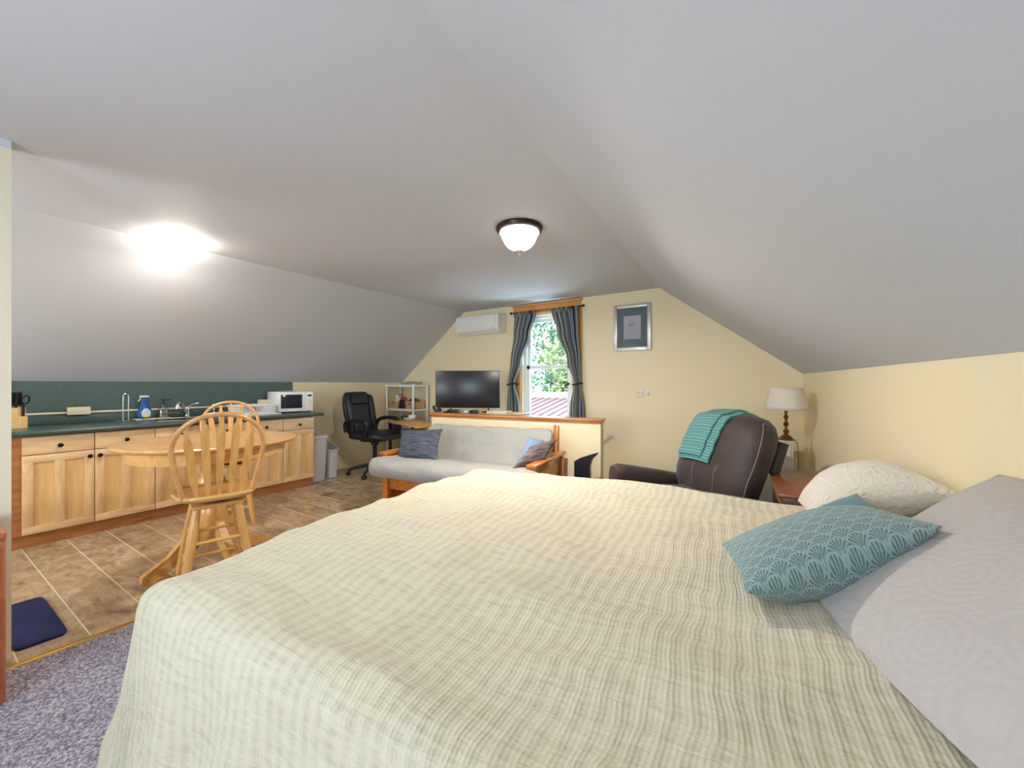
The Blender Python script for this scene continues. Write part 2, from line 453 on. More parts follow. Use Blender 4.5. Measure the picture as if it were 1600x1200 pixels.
wf.prism([(BX0, -.1), (BX1, -.1), (BX1, BZ0), (BX0, BZ0)], -.14, 'y', YF)
wf.prism([(BX0, BZ1), (BX1, BZ1), (BX1, ZC + .05), (BX0, ZC + .05)], -.14, 'y', YF)
struct('wall_front', wf, M['cream'], ang=20)
w2 = MB()
w2.box(((BX0 + BX1) / 2, YF - .07, BZ0 + .03), (BX1 - BX0, .08, .06)).box(((BX0 + BX1) / 2, YF - .07, BZ1 - .03), (BX1 - BX0, .08, .06))
for x in (BX0 + .03, BX1 - .03, (BX0 + BX1) / 2): w2.box((x, YF - .07, (BZ0 + BZ1) / 2), (.06, .08, BZ1 - BZ0))
struct('added_window_2', w2, M['white_vinyl'])  # unseen window, added so soft daylight enters from behind the camera
w3 = MB()
w3.box(((KX0 + KX1) / 2, YF - .07, KZ0 + .03), (KX1 - KX0, .08, .06)).box(((KX0 + KX1) / 2, YF - .07, KZ1 - .03), (KX1 - KX0, .08, .06))
for x in (KX0 + .03, KX1 - .03, (KX0 + KX1) / 2): w3.box((x, YF - .07, (KZ0 + KZ1) / 2), (.06, .08, KZ1 - KZ0))
struct('added_window_3', w3, M['white_vinyl'])  # another unseen window, added to brighten the kitchen slope
# ceiling planes
NY = 12
def slab(x0f, z0, x1f, z1, name, m):
    mb = MB()
    lo = lambda u, v: V((lerp(x0f(lerp(YF - .1, YB + .1, v)), x1f(lerp(YF - .1, YB + .1, v)), u), lerp(YF - .1, YB + .1, v), lerp(z0, z1, u)))
    mb.grid(lo, 8, NY)
    mb.grid(lambda u, v: lo(u, v) + V((0, 0, .12)), 8, NY)
    for u in (0, 1): mb.grid(lambda a, v: lo(u, v) + V((0, 0, .12 * a)), 1, NY)
    for v in (0, 1): mb.grid(lambda u2, a: lo(u2, v) + V((0, 0, .12 * a)), 8, 1)
    bmesh.ops.remove_doubles(mb.bm, verts=mb.bm.verts, dist=1e-5)
    return struct(name, mb, m, ang=30)
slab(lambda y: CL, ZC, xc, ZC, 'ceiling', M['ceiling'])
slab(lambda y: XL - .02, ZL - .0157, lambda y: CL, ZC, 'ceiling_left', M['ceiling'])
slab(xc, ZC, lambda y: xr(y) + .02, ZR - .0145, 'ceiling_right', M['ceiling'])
# partition beside the camera (left edge of the photo)
struct('wall_partition', MB().box((-3.02 - .06, (.318 + YF) / 2, 1.205), (.12, .318 - YF, 2.41)), M['partition'])
struct('trim_2', MB().box((-3.02 - .06, (.318 + YF) / 2, 2.43), (.12, .318 - YF, .04)), M['ceiling'])
# stair guard half wall with wooden cap
hw = bpy.data.objects.new('wall_half', None); COL.objects.link(hw); hw['kind'] = 'structure'
HA = math.atan2(.27, 2.06)
hw.location = (-3.46, 3.575, 0); hw.rotation_euler = (0, 0, HA)
HL = 2.055
MB().box((HL / 2, .06, .4525), (HL, .12, .905)).build('half_wall_panel', M['cream'], hw)
MB().box((HL / 2 - .005, .06, .937), (HL + .05, .17, .026), .006).build('cap_board', M['cap_wood'], hw)
MB().box((HL / 2 - .005, .06, .914), (HL + .026, .146, .02), .005).build('cap_moulding', M['cap_wood'], hw)

# ------------------------------------------------------------------ window 1 and casing
w1 = bpy.data.objects.new('window_1', None); COL.objects.link(w1); w1['kind'] = 'structure'
yi = YB - .012
def wpart(name, mb, m): return mb.build(name, m, w1)
wpart('casing', MB().box((WX0 - .05, yi, (WZ0 + WZ1) / 2), (.10, .024, WZ1 - WZ0), .004), M['casing'])
wpart('casing', MB().box((WX1 + .065, yi, (WZ0 + WZ1) / 2), (.13, .024, WZ1 - WZ0), .004), M['casing'])
wpart('casing_head', MB().box(((WX0 + WX1) / 2, yi - .002, WZ1 + .058), (WX1 - WX0 + .23, .028, .116), .004).box(((WX0 + WX1) / 2, yi - .012, WZ1 + .126), (WX1 - WX0 + .28, .05, .022), .005), M['casing_h'])
wpart('window_sill', MB().box(((WX0 + WX1) / 2, YB - .02, WZ0 - .02), (WX1 - WX0 + .34, .1, .03), .006), M['casing_h'])
jb = MB()
for x in (WX0 + .012, WX1 - .012): jb.box((x, YB + .05, (WZ0 + WZ1) / 2), (.024, .1, WZ1 - WZ0))
jb.box(((WX0 + WX1) / 2, YB + .05, WZ1 - .012), (WX1 - WX0, .1, .024)).box(((WX0 + WX1) / 2, YB + .05, WZ0 + .012), (WX1 - WX0, .1, .024))
wpart('jamb', jb, M['ivory'])
fr = MB(); a0, a1, b0, b1 = WX0 + .024, WX1 - .024, WZ0 + .024, WZ1 - .024
for x in (a0 + .02, a1 - .02): fr.box((x, YB + .09, (b0 + b1) / 2), (.04, .07, b1 - b0))
for z in (b0 + .02, b1 - .02): fr.box(((a0 + a1) / 2, YB + .09, z), (a1 - a0, .07, .04))
wpart('window_frame', fr, M['white_vinyl'])
def sash(z0, z1, y, nm):
    s = MB(); x0, x1 = a0 + .04, a1 - .04
    for x in (x0 + .024, x1 - .024): s.box((x, y, (z0 + z1) / 2), (.048, .03, z1 - z0))
    for z in (z0 + .024, z1 - .024): s.box(((x0 + x1) / 2, y, z), (x1 - x0, .03, .048))
    o = wpart(nm, s, M['white_vinyl'])
    MB().box(((x0 + x1) / 2, y, (z0 + z1) / 2), (x1 - x0 - .09, .004, z1 - z0 - .09)).build('pane', M['pane'], o)
    return o
sash(1.52, b1 - .04, YB + .105, 'sash')
lo_s = sash(b0 + .04, 1.565, YB + .073, 'sash')
for x in (-2.74, -2.5): MB().box((x, YB + .06, 1.575), (.06, .03, .016), .005).build('sash_lock', M['white_vinyl'], lo_s)

# curtains and rod
rod = thing('curtain_rod', 'black metal curtain rod with ball finials above the window', 'curtain rod', (0, 0, 0))
RY, RZ = 4.915, 2.325
MB().cyl((-3.14, RY, RZ), (-2.09, RY, RZ), .008).build('rod', M['black'], rod)
for x, s in ((-3.14, -1), (-2.09, 1)):
    MB().tube([(x, RY, RZ), (x + s * .012, RY, RZ), (x + s * .02, RY, RZ), (x + s * .035, RY, RZ), (x + s * .05, RY, RZ), (x + s * .056, RY, RZ)], [.008, .010, .012, .021, .015, .002], 12).build('finial', M['black'], rod)
    MB().box((x - s * .03, (RY + YB) / 2 + .006, RZ), (.012, YB - RY - .02, .012)).build('bracket', M['black'], rod)
GY, TN, NV, TL, LG = rgb(112, 114, 120), rgb(146, 142, 130), rgb(42, 52, 78), rgb(106, 136, 152), rgb(172, 174, 172)
STR = [GY, GY, GY, TN, TN, NV, GY, GY, LG, TL, GY, GY, NV, TN, TN, GY, GY, GY, NV, LG, GY, GY, TN, TL, NV, GY, GY, TN, TN, GY]
def curtain(keys, name, label, tie_z, side, knob_x):
    """keys: (z, x0, x1, pleat depth) from bottom to top"""
    NU, NZ = 96, 70
    z0, z1 = keys[0][0], keys[-1][0]
    t = thing(name, label, 'curtain', (0, 0, 0), 0, 'striped curtains at the window')
    mb = MB()
    def P(u, v):
        z = lerp(z0, z1, v); xa, xb, dp = keyed(keys, z)
        y = RY + .012 + math.sin(u * 2 * PI * 6 + .6 * math.sin(v * 3)) * dp + .010 * math.sin(u * 9 + v * 4)
        return V((lerp(xa, xb, u), min(y, 4.972), z))
    mb.grid(P, NU, NZ)
    o = mb.build('panel', M['curtain'], t, 80)
    a = o.data.color_attributes.new('pattern', 'FLOAT_COLOR', 'POINT')
    for i in range(NU + 1):
        for j in range(NZ + 1):
            c = STR[int(i / (NU + 1) * len(STR) * 1.0) % len(STR)]
            a.data[i * (NZ + 1) + j].color = c
    sm = o.modifiers.new('thick', 'SOLIDIFY'); sm.thickness = .003
    xa, xb, dp = keyed(keys, z1)
    for k in range(6):
        x = lerp(xa + .018, xb - .018, k / 5)
        q = MB()
        ring = [(RY + .013 * math.cos(a_), RZ + .013 * math.sin(a_)) for a_ in [PI * i / 8 for i in range(9)]]
        ring = [(RY + .013, z1 - .03)] + ring + [(RY - .013, z1 - .03)]
        q.grid(lambda u, v: V((x - .019 + .038 * u, ring[round(v * 10)][0], ring[round(v * 10)][1])), 1, 10)
        tb = q.build('tab', M['curtain'], t, 60, color=lambda co: STR[(k * 3) % len(STR)])
        tb.modifiers.new('thick', 'SOLIDIFY').thickness = .003
    xa, xb, dp = keyed(keys, tie_z)
    tie = MB().tube([((xa + xb) / 2 + (abs(xb - xa) / 2 + .012) * math.cos(q), RY + .012 + .05 * math.sin(q), tie_z + .012 * math.cos(q)) for q in [2 * PI * i / 20 for i in range(20)]], .011, 8, True)
    tie.build('tieback', M['black'], t)
    MB().lathe([(.004, -.035), (.010, -.033), (.021, -.02), (.023, -.008), (.014, 0), (.008, .01), (.008, .055)], n=16).xf(Matrix.Translation((knob_x, 4.93, tie_z)) @ Matrix.Rotation(-PI / 2, 4, 'X')).build('holdback_knob', M['black'], t)
    return t
curtain([(.62, -3.27, -3.02, .024), (1.0, -3.27, -3.04, .024), (1.30, -3.235, -3.12, .018), (1.62, -3.20, -3.0, .022), (2.0, -3.15, -2.86, .024), (2.30, -3.12, -2.77, .022)],
        'striped_curtain', 'blue and grey striped tab curtain tied back beside the air conditioner', 1.30, -1, -3.07)
curtain([(.62, -2.27, -2.03, .024), (1.0, -2.26, -2.05, .024), (1.30, -2.20, -2.09, .018), (1.62, -2.30, -2.10, .022), (2.0, -2.44, -2.12, .024), (2.30, -2.52, -2.13, .022)],
        'striped_curtain', 'blue and grey striped tab curtain tied back on the picture side of the window', 1.30, 1, -2.28)

# ------------------------------------------------------------------ on the far wall
ac = thing('air_conditioner', 'white wall mounted split air conditioner between the sloped ceiling and the window', 'air conditioner', (-3.72, 5.0, 2.06))
MB().prism([(0, 0), (0, .28), (-.17, .28), (-.205, .262), (-.21, .09), (-.185, .04), (-.12, 0)], .80, 'x', -.40).build('body', M['white'], ac, 25)
MB().box((0, -.214, .178), (.70, .008, .17), .003).build('front_panel', M['white'], ac)
MB().box((0, -.194, .055), (.66, .008, .05), .002, Matrix.Rotation(math.radians(-32), 4, 'X')).build('louver', M['white_vinyl'], ac)
MB().box((.30, -.20, .062), (.05, .008, .02), .002).build('display', M['ivory'], ac)
pic = thing('framed_picture', 'silver framed print of a pale sailing ship in a slate blue mat', 'picture', (-1.44, 5.0, 2.0))
pf = MB(); W, H, fw = .458, .575, .044
for x in (-(W - fw) / 2, (W - fw) / 2): pf.box((x, -.016, 0), (fw, .03, H), .004)
for z in (-(H - fw) / 2, (H - fw) / 2): pf.box((0, -.016, z), (W - 2 * fw, .03, fw), .004)
pf.build('frame', M['silver'], pic)
MB().box((0, -.008, 0), (W - fw, .008, H - fw)).build('mat_board', M['mat_board'], pic)
def ship(co):
    x, z = co.x / .105, co.z / .145
    g = .5 + .12 * z + .05 * fb((co.x, 0, co.z), 14)
    c = V((.62 * g + .12, .66 * g + .13, .80 * g + .15))
    def sail(cx, w, z0, z1): return z0 < z < z1 and abs(x - cx) < w * (1 - .8 * (z - z0) / (z1 - z0))
    if sail(-.22, .2, .18, .62) or sail(.12, .15, .18, .5) or sail(-.02, .03, .1, .7): c *= .72
    if abs(x + .05) < .34 and .1 < z < .19: c *= .5
    if -.36 < z < -.31 and abs(x) < .8: c *= .75
    return (c.x, c.y, c.z, 1)
MB().grid(lambda u, v: V((-.105 + .21 * u, -.0135, -.145 + .29 * v)), 60, 80).build('print', M['print'], pic, color=ship)
MB().box((0, -.018, 0), (W - 2 * fw, .002, H - 2 * fw)).build('glazing', M['picture_glass'], pic)
sp_ = thing('switch_plate', 'ivory double light switch plate under the framed picture', 'light switch', (-1.344, 5.0, 1.198))
MB().box((0, -.003, 0), (.115, .006, .115), .002).build('plate', M['ivory'], sp_)
for x in (-.025, .025): MB().box((x, -.010, 0), (.012, .016, .026), .003, Matrix.Rotation(.5, 4, 'X')).build('toggle', M['ivory'], sp_)
nl = thing('wall_hook', 'small white plastic hook beside the double switch plate', 'hook', (-1.245, 5.0, 1.20))
MB().box((0, -.004, .01), (.026, .008, .085), .004).build('hook_plate', M['white'], nl)
MB().tube(crom([(0, -.006, .03), (0, -.022, .0), (0, -.026, -.025), (0, -.018, -.035), (0, -.006, -.03)]), .007, 8).build('hook_prong', M['white'], nl)
hr = thing('handrail', 'white metal stair handrail bracketed to the far wall behind the half wall', 'handrail', (-1.69, 4.93, .68))
MB().tube([(.0, 0, 0), (-.75, 0, -.69)], .012, 10).build('rail', M['white_metal'], hr)
MB().tube(crom([(-.03, 0, -.028), (-.01, .03, -.05), (.0, .06, -.05)], 5), .008, 8).build('bracket', M['white_metal'], hr)
MB().cyl((0, .062, -.05), (0, .07, -.05), .03).build('bracket_plate', M['white_metal'], hr)

# ------------------------------------------------------------------ ceiling lights
l1 = thing('ceiling_light', 'flush bell shaped ceiling light with bronze rim and finial', 'ceiling light', (-1.55, 2.51, 2.45))
MB().lathe([(.0, 0), (.168, 0), (.172, -.012), (.165, -.03), (.150, -.034), (.0, -.034)]).build('rim', M['bronze'], l1)
MB().lathe([(.143, -.034), (.147, -.045), (.134, -.06), (.126, -.085), (.108, -.12), (.083, -.148), (.048, -.166), (.012, -.174), (0, -.174)]).build('glass_shade', M['glow_warm'], l1)
MB().lathe([(.0, -.170), (.03, -.170), (.035, -.180), (.028, -.192), (.012, -.198), (.008, -.206), (.012, -.212), (.008, -.220), (0, -.222)]).build('finial', M['chrome'], l1)
l2 = thing('ceiling_light', 'round white mushroom dome ceiling light glowing above the kitchen counter', 'ceiling light', (-3.975, 1.26, 2.45))
MB().lathe([(.0, 0), (.115, 0), (.115, -.022), (.0, -.022)]).build('base', M['white'], l2)
MB().lathe([(.10, -.02), (.132, -.028), (.142, -.045), (.137, -.068), (.11, -.09), (.065, -.103), (0, -.107)]).build('glass_dome', M['glow_dome'], l2)

# ------------------------------------------------------------------ kitchen cabinets
CX = -4.93; CTZ = .93
def cabinet(y0, ym, y1, label, stile=False, knobs=True):
    t = thing('base_cabinet', label, 'cabinet', (CX, 0, 0), 0, 'maple kitchen base cabinets')
    s0 = y0 - (.07 if stile else 0)
    MB().box((-.31, (s0 + y1) / 2, .495), (.58, y1 - s0 - .002, .79)).build('body', M['pine'], t)
    MB().box((-.31, (s0 + y1) / 2, .05), (.56, y1 - s0 - .001, .10)).build('toe_kick', M['pine'], t)
    for k, (a, b) in enumerate(((y0, ym), (ym, y1))):
        a += .0025; b -= .0025; w = b - a; c = (a + b) / 2
        d = MB().box((-.01, c, .8065), (.021, w, .139), .003).build('drawer', M['maple_rail'], t)
        knob = lambda y, z, p: MB().lathe([(.006, 0), (.006, .012), (.015, .017), (.018, .024), (.014, .031), (0, .033)], n=16).xf(Matrix.Translation((0, y, z)) @ Matrix.Rotation(PI / 2, 4, 'Y')).build('knob', M['black_knob'], p)
        knob(c, .797, d)
        z0, z1, f = .108, .731, .058
        door = MB()
        for yy in (a + f / 2, b - f / 2, c): door.box((-.01, yy, (z0 + z1) / 2), (.021, f, z1 - z0), .002)
        dr = door.build('door', M['maple'], t)
        for zz in (z1 - f / 2, z0 + f / 2): MB().box((-.010, c, zz), (.0216, w - .004, f), .002).build('door_rail', M['maple_rail'], dr)
        for s_ in (-1, 1):
            pc = c + s_ * (w / 4 - f / 4 + f / 4)
            MB().box((-.016, c + s_ * (w / 2 - f + f / 2) / 2, (z0 + z1) / 2), (.01, w / 2 - f * .9, z1 - z0 - f)).build('door_panel', M['maple_panel'], dr)
        knob(b - .028 if k == 0 else a + .028, z1 - .05, dr)
    return t
cabinet(.569, .974, 1.383, 'maple base cabinet under the knife block end of the counter', True)
cabinet(1.383, 1.78, 2.18, 'maple base cabinet below the sink, partly behind the round table')
cabinet(2.18, 2.581, 2.967, 'maple base cabinet at the microwave end next to the bins')
ct = thing('countertop', 'dark green laminate countertop with low backsplash lip', 'countertop', (0, 0, 0))
SKX0, SKX1, SKY0, SKY1 = -5.40, -5.0, 1.43, 2.12
top = MB()
def slabtop(x0, x1, y0, y1): top.box(((x0 + x1) / 2, (y0 + y1) / 2, CTZ - .02), (x1 - x0, y1 - y0, .04))
slabtop(XL + .002, -4.90, .35, SKY0); slabtop(XL + .002, -4.90, SKY1, 3.075)
slabtop(XL + .002, SKX0, SKY0, SKY1); slabtop(SKX1, -4.90, SKY0, SKY1)
top.tube([(-4.90, .35, CTZ - .02), (-4.90, 3.075, CTZ - .02)], .02, 12)
top.build('worktop', M['counter'], ct)
MB().box((XL + .013, 1.71, CTZ + .035), (.022, 2.73, .07), .006).build('backsplash_lip', M['counter'], ct)
sk = thing('kitchen_sink', 'stainless double bowl sink set into the green counter', 'sink', (0, 0, CTZ))
rim = MB(); ym = (SKY0 + SKY1) / 2
for x in (SKX0 + .005, SKX1 - .005): rim.box((x, ym, .004), (.05, SKY1 - SKY0 + .05, .01), .003)
for y in (SKY0 + .002, SKY1 - .002, ym): rim.box(((SKX0 + SKX1) / 2, y, .004), (SKX1 - SKX0 + .05, .05, .01), .003)
rim.build('rim', M['steel'], sk)
for ya, yb in ((SKY0, ym), (ym, SKY1)):
    b = MB(); xa, xb, d = SKX0 + .02, SKX1 - .02, .13
    ya += .02; yb -= .02
    b.poly([(xa, ya, -d), (xb, ya, -d), (xb, yb, -d), (xa, yb, -d)])
    for p, q in (((xa, ya), (xb, ya)), ((xb, ya), (xb, yb)), ((xb, yb), (xa, yb)), ((xa, yb), (xa, ya))):
        b.poly([(*p, -d), (*q, -d), (*q, 0), (*p, 0)])
    b.build('bowl', M['steel'], sk).modifiers.new('thick', 'SOLIDIFY').thickness = .002
fa = thing('faucet', 'chrome kitchen faucet with lever handle behind the sink', 'faucet', (-5.44, 1.80, CTZ))
MB().lathe([(.03, 0), (.03, .012), (.022, .02), (.02, .08), (.024, .10), (.018, .115), (0, .12)], n=18).build('body', M['chrome'], fa)
MB().tube(crom([(.0, -.01, .03), (.05, -.05, .12), (.09, -.09, .165), (.125, -.12, .16), (.14, -.13, .13)]), [.014] * 24 + [.016], 10).build('spout', M['chrome'], fa)
MB().tube([(.14, -.13, .14), (.142, -.132, .105)], [.019, .021], 12).build('spray_head', M['chrome'], fa)
MB().tube([(0, 0, .11), (.02, .05, .145), (.03, .10, .16)], [.008, .006, .007], 10).build('lever', M['chrome'], fa)
f2 = thing('filter_tap', 'small chrome tap with round head next to the faucet', 'tap', (-5.46, 2.06, CTZ))
MB().lathe([(.022, 0), (.02, .01), (.010, .02), (.010, .06), (.016, .075), (.011, .09), (.012, .10), (.026, .112), (.027, .125), (.02, .138), (0, .142)], n=18).build('stem', M['chrome'], f2)

# back panel, raceway, outlet
struct('trim_3', MB().box((XL + .004, 1.68, 1.1625), (.008, 2.70, .325)), M['splash'])
struct('trim_4', MB().box((XL + .006, 3.045, 1.1625), (.012, .022, .325)), M['ivory'])
rc = thing('cable_raceway', 'thin ivory cable raceway running along the green backsplash', 'raceway', (XL + .008, 0, 1.03))
MB().box((.006, 1.56, 0), (.012, 2.4, .018), .003).build('channel', M['ivory'], rc)
MB().box((.02, .985, .015), (.038, .155, .072), .004).build('outlet_box', M['ivory'], rc)
for y in (.95, 1.02):
    for dz in (-.006,): MB().box((.04, y, .015), (.003, .026, .018), .001).box((.0415, y - .006, .017), (.002, .003, .008)).box((.0415, y + .006, .017), (.002, .003, .008)).build('socket', M['ivory'], rc)

# things on the counter
kb = thing('knife_block', 'beech knife block at the end of the counter beside the partition', 'knife block', (-5.36, .585, CTZ), .15)
MB().prism([(-.05, 0), (.07, 0), (.07, .095), (.035, .10), (.035, .165), (-.05, .20)], .10, 'y', -.05).build('block', M['maple_panel'], kb)
for i, (x, y) in enumerate(((-.03, -.03), (.01, -.03), (-.03, 0.0), (.01, .0), (-.03, .03))):
    MB().tube([(x, y, .17), (x + .012, y, .22), (x + .02, y, .27), (x + .028, y, .30)], [.010, .012, .013, .009], 8).build('knife_handle', M['black'], kb)
MB().tube([(.045, .03, .10), (.05, .03, .14), (.055, .03, .19)], [.009, .011, .009], 8).build('steel_handle', M['black'], kb)
MB().tube([(.02 + .012 * math.sin(a), .052 + .022 * math.cos(a), .235 + .035 * math.sin(a)) for a in [2 * PI * i / 18 for i in range(18)]], .006, 8, True).cyl((.012, .035, .20), (.0, .03, .165), .009).build('scissors_handle', M['black'], kb)
ph = thing('paper_towel_holder', 'empty chrome wire paper towel holder standing on the counter', 'paper towel holder', (-5.40, 1.285, CTZ))
MB().lathe([(0, 0), (.075, 0), (.078, .005), (.07, .010), (.0, .012)]).build('base', M['chrome'], ph)
MB().tube(crom([(0, -.02, .008), (0, -.02, .12), (0, -.02, .24), (0, -.016, .262), (0, 0, .272), (0, .016, .262), (0, .02, .24), (0, .02, .12), (0, .02, .008)]), .0045, 8).build('wire_loop', M['chrome'], ph)
sb = thing('spray_bottle', 'blue spray bottle with white trigger beside the sink', 'spray bottle', (-5.46, 1.445, CTZ), .1)
MB().loft([((0, 0, z), (1, 0, 0), (0, 1, 0), a, b_, 2.4) for z, a, b_ in ((0, .028, .056), (.01, .032, .062), (.05, .032, .062), (.09, .028, .054), (.125, .022, .040), (.155, .019, .031), (.19, .018, .027), (.215, .018, .028), (.22, .017, .026))], 24).build('bottle', M['blue'], sb)
MB().box((0, -.004, .229), (.036, .075, .018), .006).build('cap', M['white'], sb)
MB().tube(crom([(0, -.02, .222), (0, -.038, .21), (0, -.04, .195), (0, -.052, .178)]), .0055, 8).build('trigger', M['white'], sb)
MB().loft([((.0325, 0, z), (1, 0, 0), (0, 1, 0), .002, b_, 3) for z, b_ in ((.035, .03), (.05, .04), (.075, .038), (.095, .022), (.108, .006))], 16).build('label', M['label'], sb)
MB().loft([((.0345, 0, z), (1, 0, 0), (0, 1, 0), .002, b_, 3) for z, b_ in ((.016, .014), (.026, .034), (.040, .036), (.046, .03))], 16).build('label_band', M['yellow'], sb)
sd = thing('soap_dispenser', 'clear soap bottle with black pump behind the sink edge', 'soap dispenser', (-5.47, 1.60, CTZ))
MB().loft([((0, 0, z), (1, 0, 0), (0, 1, 0), a, a, 2.6) for z, a in ((0, .038), (.008, .042), (.10, .042), (.118, .03), (.126, .016), (.136, .016))], 20).build('bottle', M['glassware'], sd)
MB().loft([((0, 0, z), (1, 0, 0), (0, 1, 0), .036, .036, 2.6) for z in (.005, .06)], 20).build('liquid_soap', M['soap'], sd)
MB().lathe([(.018, .134), (.018, .158), (.006, .16), (.006, .182), (.016, .184), (.016, .196), (0, .198)], n=14).box((.0, .028, .19), (.012, .06, .010), .003).build('pump', M['black'], sd)
tr = tag(MB().box((-5.44, 1.50, CTZ + .006), (.09, .30, .012), .004).build('bottle_tray', M['ivory']), 'narrow cream tray under the blue spray bottle', 'tray')
for o in (sb, sd): o.location.z += .012
rk = thing('dish_rack', 'white dish drainer rack on its tray beside the microwave', 'dish rack', (-5.25, 2.385, CTZ))
MB().box((0, 0, .007), (.36, .50, .014), .005).build('tray', M['white'], rk)
rw = MB()
for z, g in ((.02, -.02), (.115, .0)): rw.tube([(x * (.15 + g), y * (.215 + g), z) for x, y in ((-1, -1), (1, -1), (1, 1), (-1, 1))], .005 if z < .1 else .009, 8, True)
for i in range(19):
    y = -.20 + .40 * i / 18
    for s_ in (-1, 1): rw.cyl((s_ * .13, y * .93, .018), (s_ * .15, y, .115), .0035, n=6)
for i in range(12):
    x = -.13 + .26 * i / 11
    for s_ in (-1, 1): rw.cyl((x * .9, s_ * .195, .018), (x, s_ * .215, .115), .0035, n=6)
rw.build('basket', M['white'], rk)
MB().box((0, .18, .07), (.22, .04, .09), .01).build('cutlery_cup', M['white'], rk)
bx = tag(MB().box((-5.47, 2.62, CTZ + .085), (.10, .12, .17), .004).build('food_box', M['ivory']), 'small cream carton standing behind the dish rack', 'box')
mw = thing('microwave', 'white microwave oven with dark door at the counter end', 'microwave', (-5.295, 2.865, CTZ), math.radians(-8))
MB().box((-.02, 0, .143), (.34, .43, .255), .006).build('body', M['white'], mw)
MB().box((.158, -.045, .143), (.016, .335, .25), .005).build('door', M['white'], mw)
MB().box((.167, -.05, .147), (.004, .255, .175), .002).build('window', M['mw_glass'], mw)
cpn = MB().box((.158, .170, .143), (.016, .092, .25), .005).build('control_panel', M['white'], mw)
MB().box((.167, .170, .22), (.004, .05, .022), .001).build('display', M['mw_glass'], cpn)
for r_ in range(4):
    for c_ in range(3): MB().box((.167, .150 + c_ * .02, .175 - r_ * .024), (.003, .014, .014), .001).build('button', M['ivory'], cpn)
for x in (-.15, .11):
    for y in (-.18, .18): MB().cyl((x, y, 0), (x, y, .018), .014).build('foot', M['black'], mw)
tg = thing('wire_trivet', 'thin wire rack lying on top of the microwave', 'trivet', (-5.38, 2.86, CTZ + .2705))
wr = MB().tube([(x * .06, y * .09, .012) for x, y in ((-1, -1), (1, -1), (1, 1), (-1, 1))], .003, 6, True)
for i in range(7): wr.cyl((-.06, -.09 + .03 * i, .012), (.06, -.09 + .03 * i, .012), .002, n=6)
wr.build('grid', M['chrome'], tg)
for x in (-.05, .05):
    for y in (-.08, .08): MB().cyl((x, y, 0), (x, y, .012), .004, n=8).build('foot', M['chrome'], tg)

# ------------------------------------------------------------------ table and swivel chairs
TC = (-3.42, 1.28); TZ = .90
tb = thing('pedestal_table', 'round golden oak pedestal table between the two wooden chairs', 'table', (*TC, 0), 0)
MB().lathe([(0, TZ - .03), (.515, TZ - .03), (.535, TZ - .02), (.54, TZ - .010), (.53, TZ - .003), (.51, TZ), (0, TZ)], n=72).build('tabletop', M['oak'], tb)
MB().lathe([(.44, TZ - .11), (.46, TZ - .11), (.46, TZ - .03), (.44, TZ - .03)], n=64).build('apron', M['oak'], tb)
MB().lathe([(.20, TZ - .05), (.20, TZ - .03), (.0, TZ - .03), (.0, TZ - .07), (.07, TZ - .09), (.055, TZ - .13), (.075, TZ - .20), (.06, TZ - .24), (.085, TZ - .30), (.09, TZ - .38), (.07, TZ - .46), (.085, TZ - .50), (.095, TZ - .54), (.095, .16), (.0, .16)], n=32).build('pedestal', M['oak_v'], tb)
for k in range(4):
    foot = MB().prism([(.07, .20), (.07, .33), (.12, .31), (.18, .23), (.26, .14), (.34, .095), (.40, .06), (.405, .02), (.385, .0), (.33, .0), (.325, .012), (.28, .03), (.20, .09), (.13, .16)], .045, 'y', -.0225)
    foot.xf(Matrix.Rotation(math.radians(-86 + 90 * k), 4, 'Z')).build('foot', M['oak'], tb, 30)
